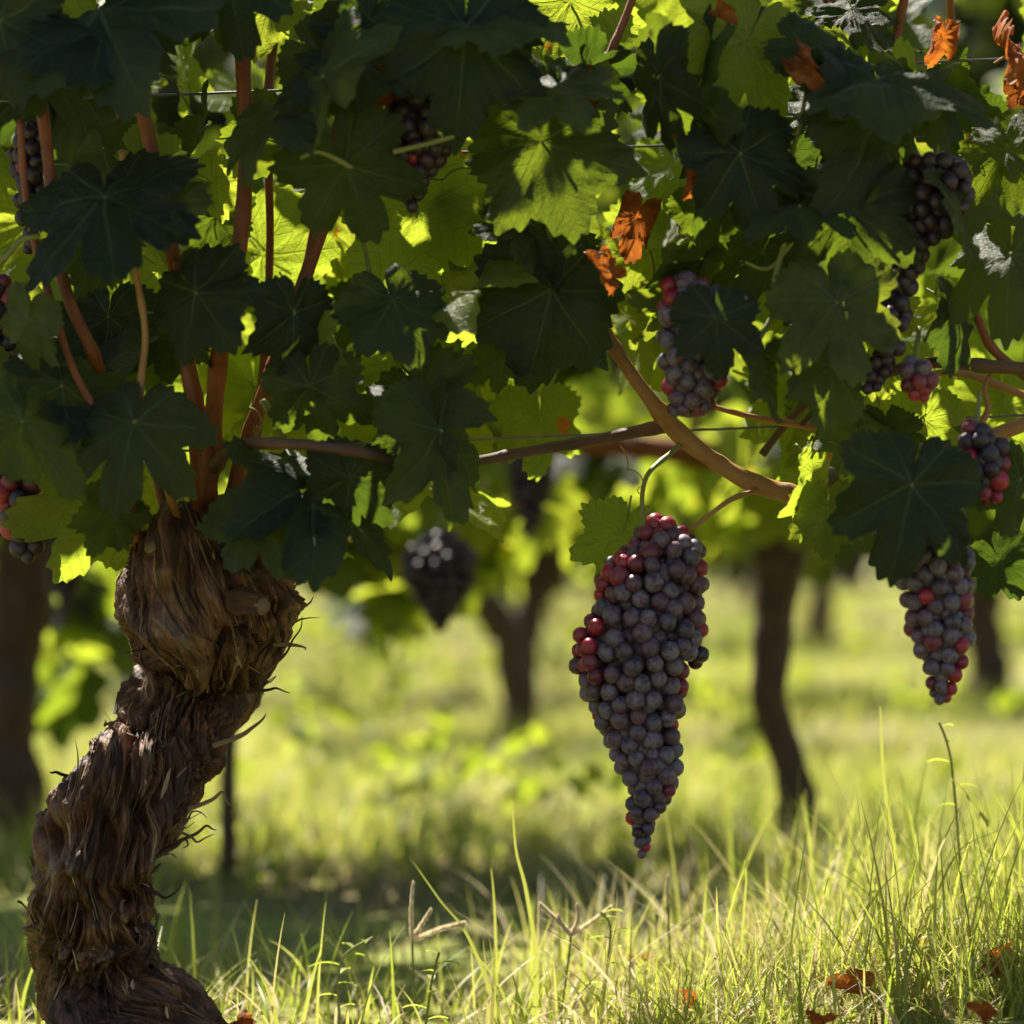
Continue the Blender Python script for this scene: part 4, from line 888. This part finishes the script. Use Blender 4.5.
# a belt of trees closes the view far behind
def tree(x, y, h, wd, seed, label):
    random.seed(seed); root = empty('tree', (x, y, 0), label, 'tree', 'trees behind the vineyard')
    b = MB(); small_trunk(b, [(x, y, -.2), (x + .2, y, h * .25), (x - .1, y, h * .5), (x, y, h * .8)], [.35, .28, .2, .06], seed); b.build('trunk', M_wood, root, (x, y, 0))
    b = MB()
    cl = [(random.gauss(0, wd * .33), random.gauss(0, wd * .3), random.uniform(.12, .95) * h, random.uniform(.8, 1.7)) for _ in range(46)]
    for i in range(3200):
        c = random.choice(cl); v = np.random.default_rng(seed * 5000 + i).normal(0, 1, 3); v /= np.linalg.norm(v)
        rr = c[3] * random.random() ** .4
        b_rot = leaf_rot(random.gauss(0, 50), random.gauss(30, 30), random.gauss(0, 60))
        add_leaf(b, np.array((x + c[0], y + c[1], c[2])) + v * rr, random.uniform(.3, .55), b_rot, 2, 1 if random.random() < .12 else 0)
    b.build('crown', [M_leaf, M_leafy], root, (x, y, 0))
for i in range(9):
    tree(-16 + i * 4.1, 44 + (i % 3) * 3, 13 + (i * 37 % 5), 4.6, 300 + i, 'dark dense tree far behind the rows, only glimpsed through the leaves')
random.seed(78)

# ------------------------------------------------------------------ grass
def blades(mb, x, y, h, wd, lean, g, seg=3, m=0, z0=None):
    n = len(x); az = g.uniform(0, 2 * np.pi, n); wa = az + g.uniform(.9, 2.2, n)
    z = ground_z(x, y) - .004 if z0 is None else z0
    f = np.linspace(0, 1, seg + 1)
    cx = x[:, None] + (np.cos(az) * lean * h)[:, None] * f[None] ** 1.8
    cy = y[:, None] + (np.sin(az) * lean * h)[:, None] * f[None] ** 1.8
    cz = z[:, None] + (h * np.sqrt(np.maximum(.08, 1 - np.minimum(lean, .97) ** 2 * .8)))[:, None] * (f[None] * (1 - .22 * (lean[:, None] * f[None]) ** 2))
    wf = wd[:, None] * (1 - f[None] ** 1.6) * .5 + .0001
    dx, dy = np.cos(wa)[:, None] * wf, np.sin(wa)[:, None] * wf
    L = np.stack([cx - dx, cy - dy, cz], -1); Rr = np.stack([cx + dx, cy + dy, cz], -1)
    v = np.stack([L, Rr], 2).reshape(n, -1, 3)
    k2 = (seg + 1) * 2; o = np.arange(n)[:, None] * k2
    q = np.concatenate([(o + np.array((2 * i, 2 * i + 1, 2 * i + 3, 2 * i + 2))[None]) for i in range(seg)], 0)
    mb.add(v.reshape(-1, 3), q, None, m)
g = np.random.default_rng(5)
nb = MB()
def scatter(n, x0, x1, y0, y1, dens=None):
    x = g.uniform(x0, x1, n); y = g.uniform(y0, y1, n)
    if dens is not None:
        kp = g.random(n) < dens(x, y); x, y = x[kp], y[kp]
    return x, y
shadow = lambda x, y: .12 + .88 * (1 - sstep(2.25, 2.5, y) * sstep(3.35, 3.1, y))
nd = lambda x, y: (.18 + .82 * sstep(.30, .6, noise(x * 7, y * 7, 0, 3))) * (.16 + .84 * sstep(-.14, .16, x)) * shadow(x, y)
x, y = scatter(74000, -.75, .75, 1.93, 3.4, lambda x, y: nd(x, y) * np.where(y < 2.07, sstep(.0, .12, x), 1))
right = sstep(-.05, .3, x)
blades(nb, x, y, g.uniform(.015, .052, len(x)) * (1 + 1.0 * right) * (1 - .4 * sstep(2.3, 2.6, y)), g.uniform(.0012, .0034, len(x)), g.uniform(.1, .95, len(x)), g, 4)
x, y = scatter(5200, -.7, .7, 1.97, 2.7, lambda x, y: np.where(y < 2.07, sstep(.0, .12, x), 1) * (.20 + .8 * sstep(-.05, .22, x)) * sstep(.2, .5, noise(x * 5, y * 5, 0, 14)))
right = sstep(0.05, .3, x)
blades(nb, x, y, g.uniform(.05, .12, len(x)) * (1 + .55 * right), g.uniform(.002, .0042, len(x)), g.uniform(.1, .8, len(x)), g, 6)
x, y = scatter(17000, -.75, .75, 1.93, 3.4, lambda x, y: np.where(y < 2.07, sstep(.0, .12, x), 1) * (.16 + .84 * sstep(-.1, .2, x)) * shadow(x, y))
blades(nb, x, y, g.uniform(.03, .085, len(x)), g.uniform(.0012, .0036, len(x)), g.uniform(.7, .99, len(x)), g, 4, 1)
x, y = scatter(330, .06, .6, 2.0, 2.7, lambda x, y: sstep(.05, .35, x))
blades(nb, x, y, g.uniform(.10, .21, len(x)), g.uniform(.0018, .004, len(x)), g.uniform(.1, .75, len(x)), g, 7)
x, y = scatter(260, .0, .6, 2.0, 2.7)
blades(nb, x, y, g.uniform(.07, .17, len(x)), g.uniform(.002, .0045, len(x)), g.uniform(.5, .97, len(x)), g, 7, 1)
tag(nb.build('grass', [M_grass, M_straw]), 'fine green grass mixed with dry straw in the foreground', 'grass', None, 'stuff')
fb = MB()
fd = lambda x, y: np.clip((.12 + .88 * sstep(.34, .62, noise(x * 2.3, y * 2.3, 0, 4))), 0, 1) * shadow(x, y)
for n, y0, y1, h0, h1, w0, w1 in ((42000, 3.1, 6.0, .03, .11, .003, .006), (42000, 6.0, 11, .04, .13, .005, .010), (30000, 11, 30, .05, .15, .010, .02)):
    hw = .24 * y1 + .3
    x, y = scatter(n, -hw, hw, y0, y1, fd)
    blades(fb, x, y, g.uniform(h0, h1, len(x)), g.uniform(w0, w1, len(x)), g.uniform(.1, .95, len(x)), g, 3)
    x, y = scatter(n // 3, -hw, hw, y0, y1, lambda x, y: sstep(.62, .35, noise(x * 2.3, y * 2.3, 0, 4)) + .1)
    blades(fb, x, y, g.uniform(h0, h1, len(x)), g.uniform(w0, w1, len(x)), g.uniform(.7, .98, len(x)), g, 3, 1)
def herbs(mb, n, y0, y1, s0, s1):
    hw = .24 * y1 + .3; x, y = scatter(n, -hw, hw, y0, y1, lambda x, y: sstep(.3, .7, noise(x * 1.7, y * 1.7, 0, 15)) * shadow(x, y))
    for a, b_ in zip(x, y):
        for i in range(g.integers(2, 5)):
            v, f, uv = LOW[2][int(g.integers(8))]
            M = leaf_rot(g.uniform(-180, 180), g.normal(60, 25), g.normal(0, 30)); sz = g.uniform(s0, s1)
            mb.add(np.array((a + g.normal(0, .03), b_ + g.normal(0, .03), float(ground_z(a, b_)) + g.uniform(.02, .13))) + (v * np.array((.5, 1, 1)) * sz) @ M.T, f, None, 2, uv)
herbs(fb, 420, 3.3, 8, .02, .045); herbs(fb, 700, 8, 20, .03, .07)
tag(fb.build('meadow', [M_grass, M_straw, M_leafy]), 'sunlit blurred meadow grass between the rows of vines', 'grass', None, 'stuff')

# tall stalks, seed heads and weeds one by one
def stalk(pp, w_, d, label, mm=M_grass, name='grass_stalk'):
    d = d + .2
    b = MB(); pts_ = [P(x, y, d) for x, y in pp]; pts_[0][2] = min(pts_[0][2], float(ground_z(pts_[0][0], d)) - .005)
    p, r = resample(pts_, np.linspace(w_, w_ * .15, len(pts_)) / F * d / 2, 18)
    wv = r[:, None] * np.array((.94, .34, 0))[None]
    v = np.stack([p - wv, p + np.array((0, -.0006, 0)), p + wv], 1); I = np.arange(54).reshape(18, 3)
    b.add(v.reshape(-1, 3), np.stack([I[:-1, :-1], I[:-1, 1:], I[1:, 1:], I[1:, :-1]], -1).reshape(-1, 4))
    return tag(b.build(name, mm, None, pts_[0]), label, 'grass stalk', 'tall single grass blades')
stalk([(534, 1030), (536, 960), (526, 890), (516, 850), (512, 800)], 7, 1.92, 'tallest slim green blade below and left of the big bunch')
stalk([(494, 1020), (496, 960), (494, 900), (491, 868)], 5, 1.95, 'short upright blade just left of the tallest slim one')
stalk([(510, 1020), (470, 940), (440, 900), (412, 860)], 5, 1.93, 'thin green blade leaning left beside the feathery seed head')
stalk([(905, 960), (898, 880), (884, 780), (880, 706)], 9, 1.95, 'tall dark green blade rising below the narrow right bunch')
stalk([(1024, 900), (1000, 850), (970, 800), (950, 776)], 9, 1.93, 'broad dark blade leaning left at the right edge')
stalk([(740, 1020), (742, 940), (746, 880), (744, 860)], 5, 1.9, 'thin upright blade in the grass right of the big bunch')
stalk([(915, 1030), (918, 960), (935, 900), (960, 850), (1000, 830)], 6, 1.85, 'long arching blade crossing the grass at lower right')
stalk([(890, 1020), (880, 950), (872, 880), (866, 835)], 8, 1.88, 'light green upright blade left of the tall dark one')
stalk([(40, 1030), (44, 980), (54, 930), (58, 925)], 6, 1.9, 'upright blade in front of the base of the gnarled trunk')
stalk([(90, 1030), (100, 990), (112, 950)], 5, 1.9, 'short blade crossing the middle of the gnarled trunk foot')
stalk([(280, 1030), (268, 990), (248, 955)], 6, 1.9, 'left-leaning blade right of the gnarled trunk foot')
stalk([(300, 1030), (312, 980), (322, 945)], 6, 1.92, 'right-leaning blade in the dark gap right of the gnarled trunk')
def seedhead(pp, heads, d, label):
    d = d + .2
    base = P(*pp[0], d); base[2] = float(ground_z(base[0], d))
    root = empty('seeding_grass', base, label, 'grass', 'grass with seed heads')
    b = MB(); tube(b, [P(x, y, d) for x, y in pp], [2.6 / 2 / F * d] * len(pp), 20, 6); b.build('stalk', M_green, root, base)
    for hp in heads:
        b = MB(); p, r = resample([P(x, y, d) for x, y in hp], [1] * len(hp), 40)
        tube(b, p[::4], [.0006] * 10, 20, 5)
        v0 = np.array(((0, 0, -1), (.8, .3, 0), (0, 0, 1.2), (-.8, -.3, 0))); f0 = np.array(((0, 1, 2), (0, 2, 3)))
        for i, c in enumerate(p[4:]):
            for k2 in range(3):
                a = i * 2.4 + k2 * 2.1; o_ = np.array((math.cos(a), math.sin(a), .6)) * .0011 * (1.15 - i / 48)
                b.add(c + o_ + v0 * np.array((.0011, .0011, .0026)), None, f0)
        b.build('seed_head', M_seed, root, base)
seedhead([(418, 1020), (414, 980), (412, 940)], [[(412, 940), (411, 912), (413, 884)], [(412, 940), (424, 922), (431, 911)], [(412, 942), (440, 930), (465, 924)]], 1.93, 'branched straw-coloured seed head left of the tallest blade')
seedhead([(560, 1020), (566, 980), (571, 936)], [[(571, 936), (556, 920), (540, 905)], [(571, 936), (578, 920), (577, 906)], [(571, 936), (590, 924), (611, 908)], [(571, 936), (562, 925), (558, 917)]], 1.93, 'star-shaped seed head with spreading thin spikes below the big bunch')
seedhead([(672, 1010), (670, 960), (668, 905)], [[(668, 905), (667, 890), (668, 878)]], 1.98, 'single small seed head under the right side of the big bunch')
def weed(pp, d, label, n, ls, seed, top=True):
    d = d + .2
    random.seed(seed); base = P(*pp[0], d); base[2] = float(ground_z(base[0], d))
    root = empty('weed', base, label, 'weed', 'weeds standing in the grass')
    b = MB(); p, r = resample([P(x, y, d) for x, y in pp], np.linspace(4, 2, len(pp)) / 2 / F * d, 30); tube(b, p[::3], [.0012] * 10, 30, 6); b.build('stalk', M_green, root, base)
    b = MB()
    for i in range(n):
        c = p[int(4 + 25 * i / n)]; a = i * 2.4 + random.random(); l = ls * random.uniform(.7, 1.2)
        dr = np.array((math.cos(a), math.sin(a) * .7, .35)); dr /= np.linalg.norm(dr); sdv = np.cross(dr, (0, .3, 1)); sdv /= np.linalg.norm(sdv)
        f = np.linspace(0, 1, 6); mid = c + dr * l * f[:, None] - np.array((0, 0, .5)) * l * f[:, None] ** 2.2 * .7; wv = l * .17 * np.sin(np.pi * np.clip(f, .03, .98))[:, None] * sdv
        v = np.stack([mid - wv, mid - np.array((0, 0, .0008)), mid + wv], 1); I = np.arange(18).reshape(6, 3)
        b.add(v.reshape(-1, 3), np.stack([I[:-1, :-1], I[:-1, 1:], I[1:, 1:], I[1:, :-1]], -1).reshape(-1, 4))
    b.build('leaves', M_grass, root, base)
weed([(968, 1000), (962, 900), (956, 810), (949, 750), (936, 716)], 1.95, 'tall thin pale weed with sparse leaves below the narrow right bunch', 9, .022, 61)
weed([(340, 1020), (338, 985), (345, 955), (378, 935)], 1.9, 'short leafy weed in the dark gap right of the gnarled trunk', 8, .024, 62)
weed([(600, 1020), (608, 960), (610, 925), (598, 910)], 1.92, 'small leafy weed beside the star-shaped seed head', 9, .022, 63)
weed([(425, 1030), (432, 980), (440, 950)], 1.86, 'low weed by the branched straw-coloured seed head', 7, .02, 64)
weed([(800, 1010), (792, 960), (770, 915)], 1.95, 'small weed in the middle of the right-hand grass', 7, .02, 65)
random.seed(79)
# fallen leaves in the grass
for i, (px, py, sz, d, lab) in enumerate(((858, 985, 34, 1.86, 'crumpled orange leaf with yellow edge lying low in the right grass'), (1008, 962, 46, 1.86, 'largest fallen orange leaf, standing in the grass at the right edge'), (918, 948, 32, 1.93, 'small rust leaf on edge between the two orange fallen leaves'),
                                ((565), 970, 24, 1.93, 'small orange fallen leaf below the star-shaped seed head'), (642, 965, 26, 2.0, 'rust-brown fallen leaf below the big bunch'), (240, 1020, 24, 1.84, 'little orange leaf on the ground right of the trunk foot'), (690, 1000, 24, 1.83, 'brown leaf near the bottom edge, below the big bunch'), (815, 1018, 22, 1.8, 'dark orange leaf at the bottom edge'), (985, 1015, 24, 1.8, 'brown leaf in the corner at lower right'))):
    for _ in range(6):
        c = P(px, py, d); d = (CH - float(ground_z(c[0], d)) - .022) * F / (py + sz * .2 - HY)
    c = P(px, py, d)
    o = bpy.data.objects.new('fallen_leaf', leafs['dry'][i % 5]); S.collection.objects.link(o)
    M = leaf_rot(random.uniform(-160, 160), random.uniform(20, 60), random.uniform(-40, 40))
    o.matrix_basis = Matrix.Translation(Vector(c)) @ Matrix(M.tolist()).to_4x4() @ Matrix.Scale(sz / F * d, 4)
    tag(o, lab, 'leaf', 'fallen leaves in the grass')
